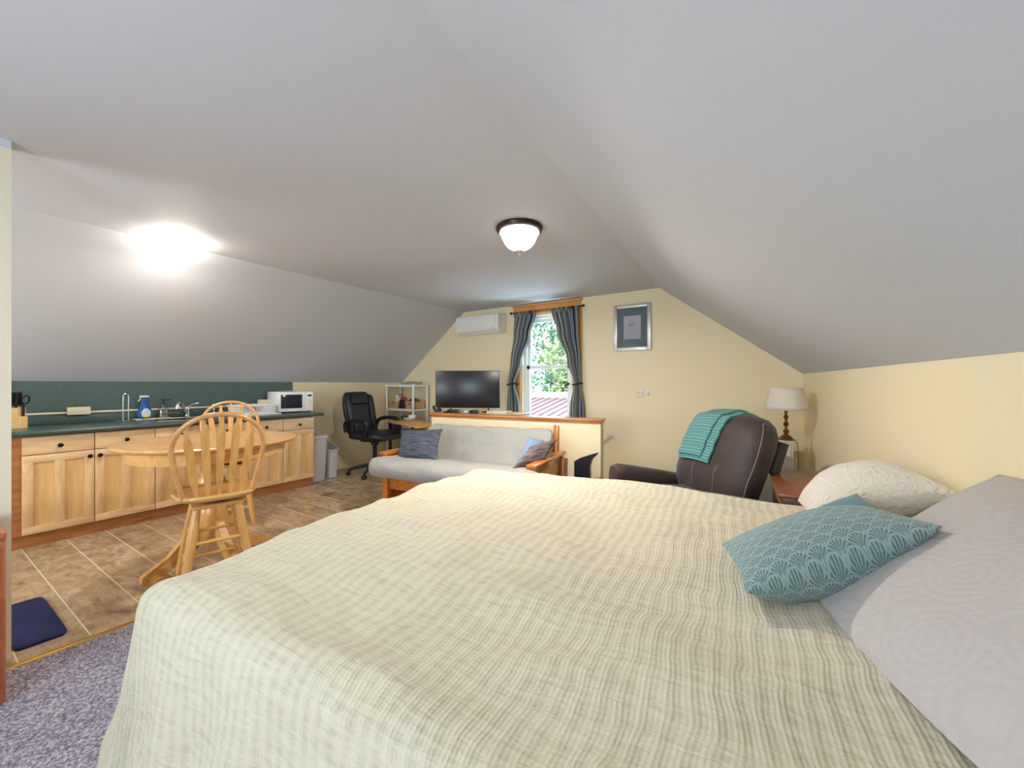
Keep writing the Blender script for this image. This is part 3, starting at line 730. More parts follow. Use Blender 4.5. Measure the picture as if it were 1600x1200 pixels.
def make_chair(label):
    t = thing('swivel_chair', label, 'chair', (0, 0, 0), 0, 'arrow back swivel chairs')
    # seat: front is +y
    seat = MB(); sec = []
    def outline(a):
        x, y = math.cos(a), math.sin(a)
        r = .215 / max((abs(x) ** 3.2 + abs(y) ** 3.2) ** (1 / 3.2), 1e-6)
        return x * r * (1.03 if y > 0 else .98), y * r * .98
    N = 40
    seat.rings([[V((outline(2 * PI * k / N)[0] * s_, outline(2 * PI * k / N)[1] * s_, z)) for k in range(N)] for s_, z in ((.80, .585), (.93, .592), (1.0, .612), (.99, .626), (.94, .630), (.75, .620), (.4, .616))])
    seat.build('seat', M['oak'], t)
    MB().lathe([(0, .560), (.10, .560), (.10, .586), (0, .586)]).build('swivel_plate', M['black'], t)
    MB().box((0, 0, .548), (.27, .27, .026), .012).build('base_board', M['oak'], t)
    lg = {}
    for sx in (-1, 1):
        for sy in (-1, 1):
            a, b = V((sx * .105, sy * .105, .54)), V((sx * .185, sy * .185, 0))
            lg[sx, sy] = (a, b)
            MB().tube([a, a.lerp(b, .12), a.lerp(b, .3), a.lerp(b, .6), a.lerp(b, .85), b], [.021, .023, .026, .024, .020, .016], 14).build('leg', M['oak_v'], t)
    pt = lambda sx, sy, f: lg[sx, sy][0].lerp(lg[sx, sy][1], f)
    for f in (.38, .70):
        for p, q in (((-1, -1), (1, -1)), ((-1, 1), (1, 1))): MB().tube([pt(*p, f), pt(*p, f).lerp(pt(*q, f), .5), pt(*q, f)], [.009, .012, .009], 10).build('stretcher', M['oak'], t)
        for p, q in (((-1, -1), (-1, 1)), ((1, -1), (1, 1))): MB().tube([pt(*p, f - .07), pt(*p, f - .07).lerp(pt(*q, f - .07), .5), pt(*q, f - .07)], [.009, .012, .009], 10).build('stretcher', M['oak'], t)
    # back: plane leaning backwards from the rear of the seat
    def B(a, b):   # a lateral, b along the back
        return V((a, -.165 - .20 * b + .55 * a * a, .625 + b * .975))
    bow = crom([B(-.172, -.01), B(-.198, .11), B(-.222, .24), B(-.226, .33), B(-.185, .425), B(-.105, .487), B(0, .508), B(.105, .487), B(.185, .425), B(.226, .33), B(.222, .24), B(.198, .11), B(.172, -.01)], 5)
    MB().tube(bow, .0145, 10).build('bow', M['bow_wood'], t)
    for k in (-2, -1, 0, 1, 2):
        a0, a1 = k * .056, k * .082; top_b = (.50, .478, .405)[abs(k)]
        sl = MB(); rings = []
        for f, w in ((0, .009), (.08, .012), (.22, .018), (.5, .020), (.76, .022), (.82, .021), (.88, .015), (.94, .009), (1, .005)):
            c = B(lerp(a0, a1, f), top_b * f)
            rings.append([c + V((sx_ * w, sy_ * .006, 0)) for sx_, sy_ in ((-1, -1), (1, -1), (1, 1), (-1, 1))])
        sl.rings(rings); sl.build('slat', M['oak_v'], t, 25)
    return t
ch1 = make_chair('wooden swivel chair between the bed and the round table, its arrow slats facing the bed')
def place(t, x, y, ang): t.location = (x, y, 0); t.rotation_euler = (0, 0, ang)
ch2 = copy_tree(ch1); ch2['label'] = 'wooden swivel chair on the counter side of the round table, facing the bed'
place(ch1, -3.01, 1.148, math.radians(75))     # facing the table (local +y)
place(ch2, -4.27, 1.745, math.radians(-113))

# ------------------------------------------------------------------ floor mat and bins
tag(MB().loft([((-3.40, .42, z), (1, 0, 0), (0, 1, 0), .33 - e, .095 - e, 9) for z, e in ((0, .004), (.006, 0), (.012, .003))], 40).xf(Matrix.Identity(4)).build('floor_mat', M['mat']), 'small navy blue mat lying on the tile floor by the partition', 'mat')
def bin_(name, label, loc, rz, w, d, h, rim, slope=0):
    t = thing(name, label, 'trash can', loc, rz)
    def tilt(mb):
        for v in mb.bm.verts: v.co.z *= 1 - slope * v.co.x / w * (1 if v.co.z > .05 else 0)
        return mb
    prof = [(.80, 0), (.80, .004), (1, h), (.95, h), (.76, .012)]
    tilt(MB().loft([((0, 0, z), (1, 0, 0), (0, 1, 0), w / 2 * s_, d / 2 * s_, 5) for s_, z in prof], 32)).build('body', M['grey_bin'], t)
    pts = [V((math.copysign(abs(math.cos(a)) ** .4, math.cos(a)) * w / 2 * 1.01, math.copysign(abs(math.sin(a)) ** .4, math.sin(a)) * d / 2 * 1.01, h)) for a in [2 * PI * i / 40 for i in range(40)]]
    tilt(MB().tube(pts, rim, 8, True)).build('rim', M['grey_bin'], t)
    return t
b1 = bin_('trash_can', 'tall pale grey bin squeezed beside the last maple cabinet', (-5.24, 3.13, 0), 0, .42, .24, .58, .012)
MB().loft([((.0, 0, z), (1, 0, 0), (0, 1, 0), .212 * s_, .122 * s_, 5) for z, s_ in ((.58, 1.02), (.605, 1.0), (.615, .9))], 32).build('lid', M['grey_bin'], b1)
bin_('trash_can', 'slim open white wastebasket standing in front of the office chair', (-5.26, 3.37, 0), math.radians(-4), .34, .17, .43, .010, .22)

# ------------------------------------------------------------------ office chair
oc = thing('office_chair', 'black leather high back office chair on casters near the shelf', 'office chair', (-4.83, 3.83, 0), math.radians(-82))
oc.scale = (1.12, 1.08, 1.0)
# local: front is +y
L_ = M['black_leather']
MB().loft([((0, .02 + y, z), (1, 0, 0), (0, 0, 1), a, b_, 3.4) for y, z, a, b_ in ((-.25, .56, .20, .03), (-.235, .56, .235, .055), (-.1, .56, .25, .065), (.1, .565, .25, .07), (.22, .565, .24, .065), (.27, .55, .22, .045), (.285, .54, .19, .02))], 28).build('seat', L_, oc)
secs = []
for z, w, th_, yb_ in ((.50, .16, .02, -.22), (.52, .19, .045, -.225), (.60, .215, .06, -.235), (.72, .225, .055, -.255), (.85, .235, .05, -.285), (1.0, .235, .055, -.31), (1.10, .215, .055, -.33), (1.155, .19, .045, -.34), (1.18, .16, .02, -.345)):
    secs.append(((0, yb_, z), (1, 0, 0), (0, 1, 0), w, th_, 3.6))
MB().loft(secs, 32).build('backrest', L_, oc)
MB().loft([((0, y, z), (1, 0, 0), (0, 1, 0), w, d, 3) for z, w, d, y in ((1.0, .12, .015, -.262), (1.02, .145, .03, -.262), (1.10, .145, .032, -.275), (1.165, .135, .026, -.29), (1.185, .11, .01, -.30))], 24).build('headrest', L_, oc)
for sx in (-1, 1):
    MB().loft([((sx * .19, y, z), (1, 0, 0), (0, 1, 0), w, d, 3) for z, w, d, y in ((.58, .02, .015, -.19), (.62, .036, .035, -.19), (.8, .04, .035, -.225), (1.0, .042, .04, -.262), (1.11, .036, .035, -.285), (1.14, .02, .015, -.29))], 20).build('side_bolster', L_, oc)
    MB().tube(crom([(sx * .26, -.24, .62), (sx * .285, -.22, .74), (sx * .29, -.1, .785), (sx * .29, .08, .785), (sx * .285, .14, .74), (sx * .27, .10, .60), (sx * .25, .02, .535)], 6), .022, 10, flat=1.3).build('armrest', M['black'], oc)
MB().cyl((0, 0, .42), (0, 0, .50), .05).cyl((0, 0, .10), (0, 0, .44), .028).box((0, 0, .485), (.24, .28, .03), .01).build('gas_column', M['black'], oc)
MB().tube(crom([(-.06, 0, .485), (-.16, -.04, .475), (-.24, -.08, .44), (-.27, -.09, .42)]), [.007] * 17 + [.010, .012], 8).build('lever', M['black'], oc)
for k in range(5):
    a = math.radians(72 * k + 22); d = V((math.cos(a), math.sin(a), 0))
    sp = MB().tube([d * .02 + Z3 * .13, d * .12 + Z3 * .125, d * .24 + Z3 * .10, d * .325 + Z3 * .075], [.032, .026, .020, .016], 10).build('base_spoke', M['black'], oc)
    n = V((-d.y, d.x, 0)); c = d * .325
    MB().cyl(c + n * .005 + Z3 * .028, c + n * .026 + Z3 * .028, .028).cyl(c - n * .005 + Z3 * .028, c - n * .026 + Z3 * .028, .028).cyl(c + Z3 * .03, c + Z3 * .075, .010).build('caster', M['black'], sp)

# ------------------------------------------------------------------ white corner shelf with contents
sx0, sx1, sy0, sy1 = -5.535, -4.86, 4.60, 4.95
SZ = (.08, .48, .885, 1.285)
shf = thing('storage_shelf', 'white plastic shelf unit in the far corner behind the desk', 'shelf', (0, 0, 0))
for x in (sx0 + .02, sx1 - .02):
    for y in (sy0 + .02, sy1 - .02): MB().cyl((x, y, 0), (x, y, 1.30), .02, n=12).build('post', M['white'], shf)
for z in SZ:
    MB().box(((sx0 + sx1) / 2, (sy0 + sy1) / 2, z - .015), (sx1 - sx0, sy1 - sy0, .034), .006).build('shelf_board', M['white'], shf)
def crate(x, y, z, w, d, h, label):
    t = thing('wooden_crate', label, 'crate', (x, y, z), 0, 'wooden crates on the shelf')
    for s_ in (-1, 1):
        for k in range(3):
            hh = h / 3 - .008
            MB().box((0, s_ * (d / 2 - .005), h / 6 + k * h / 3), (w, .01, hh), .001).build('slat_board', M['crate'], t)
        MB().box((s_ * (w / 2 - .005), 0, h / 2), (.01, d - .02, h - .01), .001).build('end_board', M['crate'], t)
    MB().box((0, 0, .006), (w - .02, d - .02, .01)).build('bottom_board', M['crate'], t)
    MB().box((0, -d / 2 - .001, h - .035), (.05, .004, .016), .001).build('hand_slot', M['black'], t)
    return t
zt = SZ[2] + .002
crate(-5.38, 4.755, zt, .20, .22, .13, 'wooden crate on the middle shelf holding a white figurine')
crate(-5.02, 4.775, zt, .28, .20, .125, 'wider wooden crate on the middle shelf under dark cloth')
fg = thing('figurine', 'white figurine sitting in the smaller shelf crate', 'figurine', (-5.375, 4.74, zt + .012))
MB().lathe([(.0, 0), (.055, 0), (.06, .06), (.05, .13), (.035, .15), (.0, .155)], n=18).build('body', M['white'], fg)
MB().lathe([(0, .15), (.035, .155), (.045, .185), (.035, .215), (0, .225)], n=18).build('head', M['white'], fg)
for s_ in (-1, 1): MB().tube([(s_ * .03, 0, .205), (s_ * .042, 0, .225)], [.016, .008], 8).build('ear', M['book_dark'], fg)
bg = thing('gift_bag', 'black gift bag with red tissue on the middle shelf', 'bag', (-5.19, 4.69, zt))
MB().loft([((0, 0, z), (1, 0, 0), (0, 1, 0), a, b_, 6) for z, a, b_ in ((0, .075, .04), (.005, .078, .042), (.14, .062, .03), (.15, .058, .028))], 24).build('bag_body', M['black'], bg)
MB().loft([((.03, 0, z), (1, 0, 0), (0, 1, 0), a, b_, 3) for z, a, b_ in ((.13, .045, .026), (.17, .06, .03), (.19, .05, .02), (.2, .02, .01))], 20).build('tissue', M['red'], bg)
MB().tube(crom([(-.025, -.02, .14), (-.025, -.02, .22), (-.012, -.02, .262), (0, -.02, .22), (.005, -.02, .15)]), .004, 6).build('handle', M['bronze'], bg)
tag(MB().loft([((-5.02, 4.775, zt + z), (1, 0, 0), (0, 1, 0), a, b_, 2.2) for z, a, b_ in ((.10, .11, .08), (.125, .12, .09), (.15, .09, .07), (.17, .05, .05), (.178, .02, .02))], 22).build('folded_cloth', M['grey_cloth']), 'dark grey cloth heaped in the wider shelf crate', 'cloth')
zs = SZ[3] + .002
for i, (x, y, r, h) in enumerate(((-5.22, 4.76, .075, .045), (-5.06, 4.74, .08, .055), (-4.95, 4.82, .06, .05))):
    lab = ('small clear glass bowl at the wall end of the top shelf', 'widest clear glass bowl in the middle of the top shelf', 'clear glass bowl at the television end of the top shelf')[i]
    tag(MB().lathe([(0, 0), (r * .6, 0), (r * .8, h * .3), (r, h), (r * .96, h), (r * .75, h * .34), (0, .006)], (x, y, zs), 24).build('glass_bowl', M['glassware']), lab, 'bowl', 'glass bowls on the shelf')
zl = SZ[1] + .002
def flat_box(name, x, y, z, w, d, h, m, label, cat, rz=0, parts=None):
    return tag(MB().box((0, 0, h / 2), (w, d, h), .003).build(name, m, loc=(x, y, z), rz=rz), label, cat)
flat_box('storage_box', -5.42, 4.76, zl, .16, .2, .20, M['purple'], 'purple box on the low shelf behind the armrest', 'box')
for i, (w, h, m) in enumerate(((.34, .045, 'paper'), (.32, .03, 'book_dark'), (.30, .04, 'paper'), (.27, .03, 'grey_cloth'))):
    flat_box('book', -5.05, 4.77, zl + sum((.045, .03, .04, .03)[:i]), w, .22, h, M[m], ('thick pale book at the bottom of the low shelf pile', 'dark brown book second from the bottom of the low shelf pile', 'pale book under the grey one in the low shelf pile', 'dark grey book on top of the low shelf pile')[i], 'book', random.uniform(-.08, .08))['group'] = 'books on the low shelf'
# desk
dk = thing('desk', 'small light wood desk wedged between office chair and half wall', 'desk', (-4.29, 4.12, 0), math.radians(-19))
MB().box((0, 0, .735), (1.12, .44, .032), .005).build('desk_top', M['desk_wood'], dk)
for x in (-.52, .52):
    for y in (-.18, .18): MB().box((x, y, .36), (.035, .035, .72), .003).build('leg', M['black'], dk)
flat_box('paper_box', -4.68, 4.36, .752, .17, .12, .03, M['paper'], 'flat pale box of papers on the desk below the shelf', 'box', math.radians(-19))
flat_box('tissue_box', -4.59, 4.33, .783, .09, .07, .045, M['white'], 'white tissue pack sitting on the pale box on the desk', 'tissue pack', .2)
flat_box('notebook', -4.83, 4.39, .752, .10, .08, .05, M['book_dark'], 'dark notebook stack at the chair end of the desk', 'notebook', -.3)

# ------------------------------------------------------------------ television on a low cabinet behind the half wall
tvc = thing('low_cabinet', 'low white cabinet with wooden top behind the half wall under the television', 'cabinet', (-3.0, 4.06, 0), HA)
MB().box((0, 0, .455), (.98, .36, .91), .004).build('body', M['white'], tvc)
MB().box((0, -.02, .93), (1.04, .44, .035), .006).build('top', M['desk_wood'], tvc)
TVZ = .9485
tv = thing('television', 'black flat screen television standing above the half wall', 'television', (-3.19, 3.935, TVZ), math.radians(28))
MB().box((0, .0, .285), (.815, .045, .465), .006).build('housing', M['black'], tv)
MB().box((0, -.0232, .288), (.795, .003, .44), .001).build('screen', M['screen'], tv)
for x in (-.22, .26): MB().tube(crom([(x - .06, -.10, .008), (x, -.02, .012), (x, 0, .06)]), .008, 8).tube(crom([(x + .06, -.10, .008), (x, .0, .012), (x + .06, .08, .008)]), .008, 8).build('stand', M['black'], tv)
flat_box('set_top_box', -3.30, 3.80, TVZ, .14, .09, .035, M['black'], 'flat black box under the left end of the television', 'media box', HA)
flat_box('cable_box', -3.02, 3.85, TVZ, .10, .07, .035, M['black'], 'small black box under the middle of the television', 'media box', HA)
flat_box('adapter', -3.12, 3.83, TVZ, .055, .05, .03, M['label'], 'mint white adapter cube under the television', 'adapter', HA)
flat_box('book', -2.72, 3.95, TVZ, .26, .16, .03, M['paper'], 'cream book lying on the low cabinet beside the striped curtain', 'book', HA)
gp = thing('game_controller', 'black gamepad cluster on the end of the wooden cap beside the television', 'game controller', (-3.42, 3.64, .95), .3)
MB().loft([((x, 0, .02 + .012 * abs(math.sin(x * 40))), (0, 1, 0), (0, 0, 1), d, h, 2.5) for x, d, h in ((-.05, .01, .01), (-.04, .026, .018), (-.02, .026, .02), (.02, .026, .02), (.04, .026, .018), (.05, .01, .01))], 16).build('body', M['black'], gp)
for s_ in (-1, 1): MB().tube(crom([(s_ * .025, 0, .02), (s_ * .035 - .012, -.01, .05), (s_ * .022 - .022, -.015, .085)]), [.015] * 12 + [.006], 8).build('grip', M['black'], gp)

# ------------------------------------------------------------------ futon
FA = math.radians(8)
fu = thing('futon_sofa', 'wooden futon sofa with pale grey mattress against the half wall', 'sofa', (-3.30, 2.69, 0), FA)
FW = 1.68
for x, nm in ((.045, 0), (FW - .045, 1)):
    arm = MB().box((x, .40, .605), (.095, .84, .03), .006).build('arm_top', M['futon_wood'], fu)
    MB().box((x, .04, .295), (.07, .075, .59), .005).build('leg', M['futon_wood'], fu)
    MB().box((x, .76, .295), (.07, .075, .59), .005).build('leg', M['futon_wood'], fu)
    MB().box((x, .40, .555), (.03, .66, .06), .003).box((x, .40, .16), (.03, .66, .08), .003).build('arm_rail', M['futon_wood'], fu)
    MB().box((x, .40, .36), (.014, .66, .33)).build('arm_panel', M['futon_wood'], fu)
MB().box((FW / 2, .045, .30), (FW - .16, .025, .11), .004).build('front_rail', M['futon_wood'], fu)
MB().box((FW / 2, .36, .335), (FW - .18, .60, .03), .004).build('seat_deck', M['futon_wood'], fu)
for x, zc in ((.115, .50), (FW - .115, .58)): MB().box((x, .79 - (.58 - zc) * .27, zc), (.05, .05, .60), .005, Matrix.Rotation(-.26, 4, 'X')).build('back_post', M['futon_wood'], fu)
pp = [V((0, a, b)) for a, b in [(-.11, .40), (-.15, .46), (-.14, .53), (-.08, .575), (.05, .58), (.22, .555), (.42, .515), (.52, .52), (.59, .62), (.65, .75), (.69, .83), (.735, .85), (.765, .82), (.75, .70), (.70, .54), (.63, .40), (.45, .36), (.20, .36), (.0, .37)]]
pp = crom(pp, 5, True)
mm = MB(); NX = 60; rings = []
for i in range(NX + 1):
    f = i / NX; x = lerp(-.02, FW + .02, f)
    e = min(f, 1 - f); shr = 1 - .10 * max(0, 1 - e / .035) ** 2
    c = V((0, .30, .47)); ring = []
    for p in pp:
        wide = .0
        xx = lerp(-.06, FW + .02, f)
        if p.y > .02: xx = lerp(.10, FW - .10, f)      # behind the arm posts the mattress sits between the arms
        elif p.y > -.05: xx = lerp(lerp(-.06, .10, (p.y + .05) / .07), lerp(FW + .02, FW - .10, (p.y + .05) / .07), f)
        q = V((xx, p.y, p.z)); d = (q - V((xx, .3, .47)))
        dn = .010 * fb((xx * 1.2, p.y * 2, p.z * 2), 3.0) + .006 * math.sin(xx * 14 + p.z * 9 + 3 * fb((xx, p.z, 0), 2))
        q.y = .30 + d.y * shr; q.z = .47 + d.z * shr
        if p.z > .40: q += V((0, -.3 * dn, dn))
        q.z -= .018 * math.sin(f * PI) * (1 if p.y > .5 else .3)
        ring.append(q)
    rings.append(ring)
mm.rings(rings).build('mattress', M['futon_cloth'], fu, 60)

# pillows -------------------------------------------------------------
def pillow(name, m, A, B, C, D, thick, up, pinch=.10, n=26, sag=.5, color=None, parent=None, rnd=0):
    """A,B,C,D corner points in order; thick = full puff; up = approximate normal of the front side"""
    A, B, C, D = map(V, (A, B, C, D)); o = (A + B + C + D) / 4
    nrm = (C - A).cross(D - B).normalized()
    if nrm.dot(V(up)) < 0: nrm = -nrm
    mb = MB(); uvs = {}
    def P(u, v, s):
        # edges bow inwards between the corners
        a, b = 2 * u - 1, 2 * v - 1
        k = pinch
        a2 = a * (1 - k * (1 - b * b) * abs(a) ** 2); b2 = b * (1 - k * (1 - a * a) * abs(b) ** 2)
        a2, b2 = a2 * math.sqrt(1 - rnd * b2 * b2 / 2), b2 * math.sqrt(1 - rnd * a2 * a2 / 2)
        u2, v2 = (a2 + 1) / 2, (b2 + 1) / 2
        p = (A * (1 - u2) + B * u2) * (1 - v2) + (D * (1 - u2) + C * u2) * v2
        h = (max(0, (1 - a ** 2)) ** .55) * (max(0, (1 - b ** 2)) ** .55)
        w = 1 + .10 * fb(p, 5.0)
        return p + nrm * (thick * h * w * (sag if s > 0 else -(1 - sag))) - o
    lens = (B - A).length, (D - A).length
    uvf = lambda u, v: (u * lens[0], v * lens[1])
    mb.grid(lambda u, v: P(u, v, 1), n, n, uvf); mb.grid(lambda u, v: P(u, v, -1), n, n, uvf)
    cl = None
    if color:
        cl = [color(i / n * lens[0], sg * j / n * lens[1]) for sg in (1, -1.5) for i in range(n + 1) for j in range(n + 1)]
    if not color: bmesh.ops.remove_doubles(mb.bm, verts=mb.bm.verts, dist=2e-4)
    ob = mb.build(name, m, parent, 70, loc=o)
    if cl:
        a = ob.data.color_attributes.new('pattern', 'FLOAT_COLOR', 'POINT')
        for i, c in enumerate(cl): a.data[i].color = c
    return ob
fR = Matrix.Translation((-3.30, 2.69, 0)) @ Matrix.Rotation(FA, 4, 'Z')
def FP(x, y, z): return fR @ V((x, y, z))
tag(pillow('throw_pillow', M['slate_pillow'], (-3.144, 2.758, 0.557), (-2.660, 2.831, 0.552), (-2.825, 3.082, 0.841), (-3.328, 2.972, 0.814), .15, (.2, -1, .5)), 'slate blue striped pillow leaning in the office chair end of the futon', 'pillow', 'pillows on the futon')
tag(pillow('throw_pillow', M['brown_pillow'], (-1.868, 2.865, 0.559), (-1.697, 3.189, 0.601), (-1.703, 3.446, 0.777), (-1.873, 3.218, 0.719), .15, (-.6, -1, .6)), 'dark brown striped pillow slumped against the arm of the futon', 'pillow', 'pillows on the futon')
tag(pillow('throw_pillow', M['lightblue'], (-1.983, 3.148, 0.577), (-1.840, 3.406, 0.587), (-1.896, 3.536, 0.739), (-1.994, 3.402, 0.779), .10, (-.4, -1, .5)), 'light blue pillow tucked behind the brown striped one', 'pillow', 'pillows on the futon')

# black holder between futon and half wall end
bh = thing('magazine_holder', 'black upright holder with a flared lip beside the futon against the half wall', 'holder', (-1.52, 3.62, 0), HA)
MB().prism([(-.075, 0), (.075, 0), (.075, .52), (.095, .585), (.145, .635), (.145, .65), (.10, .635), (-.02, .59), (-.075, .555)], .06, 'y', -.03).build('body', M['navy_black'], bh, 30)

# ------------------------------------------------------------------ bed, spread and pillows
BO = V((-1.76, .42, 0)); BA = math.radians(4.57); BL, BW, BZ = 2.18, 2.06, .655
bd = thing('bed', 'large bed hidden under the cream bedspread', 'bed', BO, BA)
MB().box((BL / 2 + .03, BW / 2, .17), (BL - .06, BW - .10, .30), .02).build('box_base', M['sham'], bd)
MB().box((BL / 2 + .02, BW / 2, .45), (BL - .07, BW - .12, .28), .05, seg=4).build('mattress', M['sham'], bd)
for x in (.1, BL - .1):
    for y in (.1, BW - .1): MB().cyl((x, y, 0), (x, y, .03), .03).build('foot', M['black'], bd)
DROP = .60
def quilt():
    mb = MB(); NU, NV = 190, 200
    U0, U1 = -DROP, BL - .02; V0, V1 = -DROP, BW + DROP
    r = .095
    def side(d):       # arc length d past the edge -> outward, down
        if d < r * PI / 2: a = d / r; return r * math.sin(a), r * (1 - math.cos(a))
        e = d - r * PI / 2; return r + e * .10, r + e * .995
    def P(u, v):
        p, q = lerp(U0, U1, u), lerp(V0, V1, v)
        i = min(max(p, r), U1); j = min(max(q, r), BW - r)
        dx, dy = p - i, q - j; d = math.hypot(dx, dy)
        nx, ny = (dx / d, dy / d) if d > 1e-6 else (0, 0)
        corner = min(abs(nx), abs(ny)) * 2
        d2 = min(d, DROP + r)
        o, dn = side(d2)
        o += .10 * corner * max(0, dn - .05)
        z = BZ - dn
        w = V((p, q, 0))
        # gentle bulge and long wrinkles on the top
        z += .022 * fb(w * 1.0 + V((3, 1, 0)), 1.3, 3) * (1 if d < r else .3)
        wr = noise.ridged_multi_fractal(V((p * 1.1 + .5 * q, q * 3.0 - p * .6, 1.7)), 1.0, 2.0, 3, 1.0, 2.0)
        z += .023 * (wr - 1.0) * (1 if d < r * 1.2 else .2)
        crown = .03 * math.exp(-((p - .55) ** 2 / .9 + (q - 1.35) ** 2 / .8))
        z += crown + .025 * min(max(p, 0), BL) / BL * min(max(q, 0), BW) / BW
        wave = .018 * math.sin((p * ny - q * nx) * 16 + 2 * fb(w, 2)) * min(1, max(0, dn - .08) / .3)
        pt = V((i + nx * (o + wave), j + ny * (o + wave), z))
        if d < r: pt.x = p if abs(dx) > 0 and d < 1e-9 else pt.x
        pt.z = max(pt.z, .012)
        return pt
    mb.grid(P, NU, NV, lambda u, v: (lerp(U0, U1, u), lerp(V0, V1, v)))
    o = mb.build('bedspread', M['quilt'], None, 80, loc=BO, rz=BA)
    md = o.modifiers.new('thick', 'SOLIDIFY'); md.thickness = .008; md.offset = -1
    return tag(o, 'cream ribbed bedspread draped over the large bed', 'bedspread')
quilt()

tag(pillow('sham_pillow', M['sham'], (0.071, 1.472, 0.669), (.44, .56, .69), (.74, .72, 1.03), (0.653, 2.067, 1.018), .15, (-1, 0, 1), .0, 40, .5, rnd=.35), 'large grey quilted sham pillow leaning at the head of the bed', 'pillow')
tag(pillow('fluffy_pillow', M['sherpa'], (0.116, 2.524, 0.703), (.15, 2.08, .70), (0.602, 2.123, 0.891), (.50, 2.52, .91), .25, (-1, 0, 1.4), .05, 40, .62), 'puffy white fleece pillow at the far side of the bed head', 'pillow')
def scallop(u, v):
    w = .056; hrow = w * .46; R = w * .62
    best = None
    base_r = math.floor(v / hrow)
    for rr in range(base_r + 1, base_r - 4, -1):
        cy = rr * hrow; off = .5 * w * (rr % 2)
        cx = (round((u - off) / w)) * w + off
        dx, dy = u - cx, v - cy
        d = math.hypot(dx, dy)
        if dy >= 0 and d < R: best = (dx, dy, d)      # lower rows overlap upper ones
    DK, LT, MD = rgb(92, 112, 112), rgb(140, 164, 165), rgb(120, 147, 151)
    if best is None: return MD
    dx, dy, d = best
    if d > R * .88: return LT
    a = math.atan2(dy, dx)
    return DK if math.cos(a * 18) > -.25 and d > R * .12 else LT
tag(pillow('teal_pillow', M['teal_plain'], (0.080, 2.025, 0.732), (0.164, 1.794, 0.744), (0.358, 1.895, 0.827), (0.280, 2.023, 0.878), .09, (-.2, -.3, 1), .05, 30, .5), 'plain teal cushion peeking out behind the scallop print one', 'pillow', 'teal cushions on the bed')
tag(pillow('teal_pillow', M['scallop'], (-0.059, 1.282, 0.724), (0.383, 1.507, 0.925), (0.297, 1.999, 0.816), (-0.148, 1.617, 0.727), .24, (-.1, -.5, 1), .04, 300, .34, scallop), 'teal cushion with scallop fan print lying on the bed', 'pillow', 'teal cushions on the bed')

# ------------------------------------------------------------------ recliner with throw
RA = math.radians(135)     # local +y is the facing direction
rc_loc = (-.53, 3.29, 0)
rcl = thing('recliner', 'brown microfibre recliner armchair turned toward the bed', 'armchair', rc_loc, RA)
B_ = M['recliner']
MB().loft([((0, 0, z), (1, 0, 0), (0, 1, 0), .30, .30, 4) for z in (.0, .05, .12)], 28).build('base', M['black'], rcl)
MB().loft([((0, y, z), (1, 0, 0), (0, 0, 1), a, b_, 4) for y, z, a, b_ in ((-.30, .28, .40, .15), (0, .28, .44, .16), (.20, .28, .44, .16), (.30, .27, .43, .15), (.32, .26, .40, .12))], 28).build('lower_body', B_, rcl)
MB().loft([((0, y, z), (1, 0, 0), (0, 0, 1), a, b_, 3.4) for y, z, a, b_ in ((-.25, .40, .28, .05), (-.2, .40, .31, .08), (.05, .41, .32, .085), (.2, .40, .32, .08), (.30, .38, .30, .055), (.32, .37, .26, .02))], 28).build('seat', B_, rcl)
for sx in (-1, 1):
    MB().loft([((sx * .41, y, z), (1, 0, 0), (0, 0, 1), a, b_, 2.8) for y, z, a, b_ in ((-.26, .40, .05, .08), (-.22, .41, .078, .115), (-.05, .435, .085, .125), (.22, .48, .088, .13), (.36, .50, .088, .13), (.41, .498, .078, .115), (.425, .495, .05, .07))], 24).build('armrest', B_, rcl)
# backrest: sections stacked along a leaning spine
SP = [(.42, -.20, .34, .09), (.48, -.21, .385, .115), (.58, -.235, .40, .13), (.68, -.275, .405, .13), (.78, -.32, .40, .135), (.88, -.37, .39, .14), (.95, -.405, .365, .135), (1.0, -.435, .325, .115), (1.04, -.46, .26, .075), (1.056, -.47, .17, .03)]
MB().loft([((0, y, z), (1, 0, 0), (0, 1, .35), a, b_, 2.9) for z, y, a, b_ in SP], 40).build('backrest', B_, rcl)
def back_pt(z, side_x, depth):   # a point on the backrest surface
    k = keyed([(s_[0], *s_[1:]) for s_ in SP], z); y, a, b_ = k
    ax = V((0, 1, .35)).normalized()
    return V((side_x * a, y, z)) + ax * (depth * b_)
for s_ in (-1, 1):
    seam = [back_pt(z, s_ * .955, .50) for z in (.44, .52, .60, .68, .76, .84, .91, .96, 1.0)] + [back_pt(1.0, s_ * .985, .15), back_pt(.975, s_ * .99, -.25)]
    MB().tube(crom(seam, 4), .003, 6).build('welt_seam', M['thread'], rcl)
for s_ in (-.35, .25):
    MB().tube(crom([back_pt(z, s_ + .1 * (z - .5), 1.0) for z in (.48, .54, .60, .66)], 4), .002, 6).build('stitching', M['thread'], rcl)
# outer back shell
MB().loft([((0, y - .15, z), (1, 0, 0), (0, 1, .35), a * .95, .06, 3) for z, y, a, b_ in SP[3:6]] + [((0, -.50, .90), (1, 0, 0), (0, 1, .35), .28, .02, 3)], 30).build('back_shell', B_, rcl)
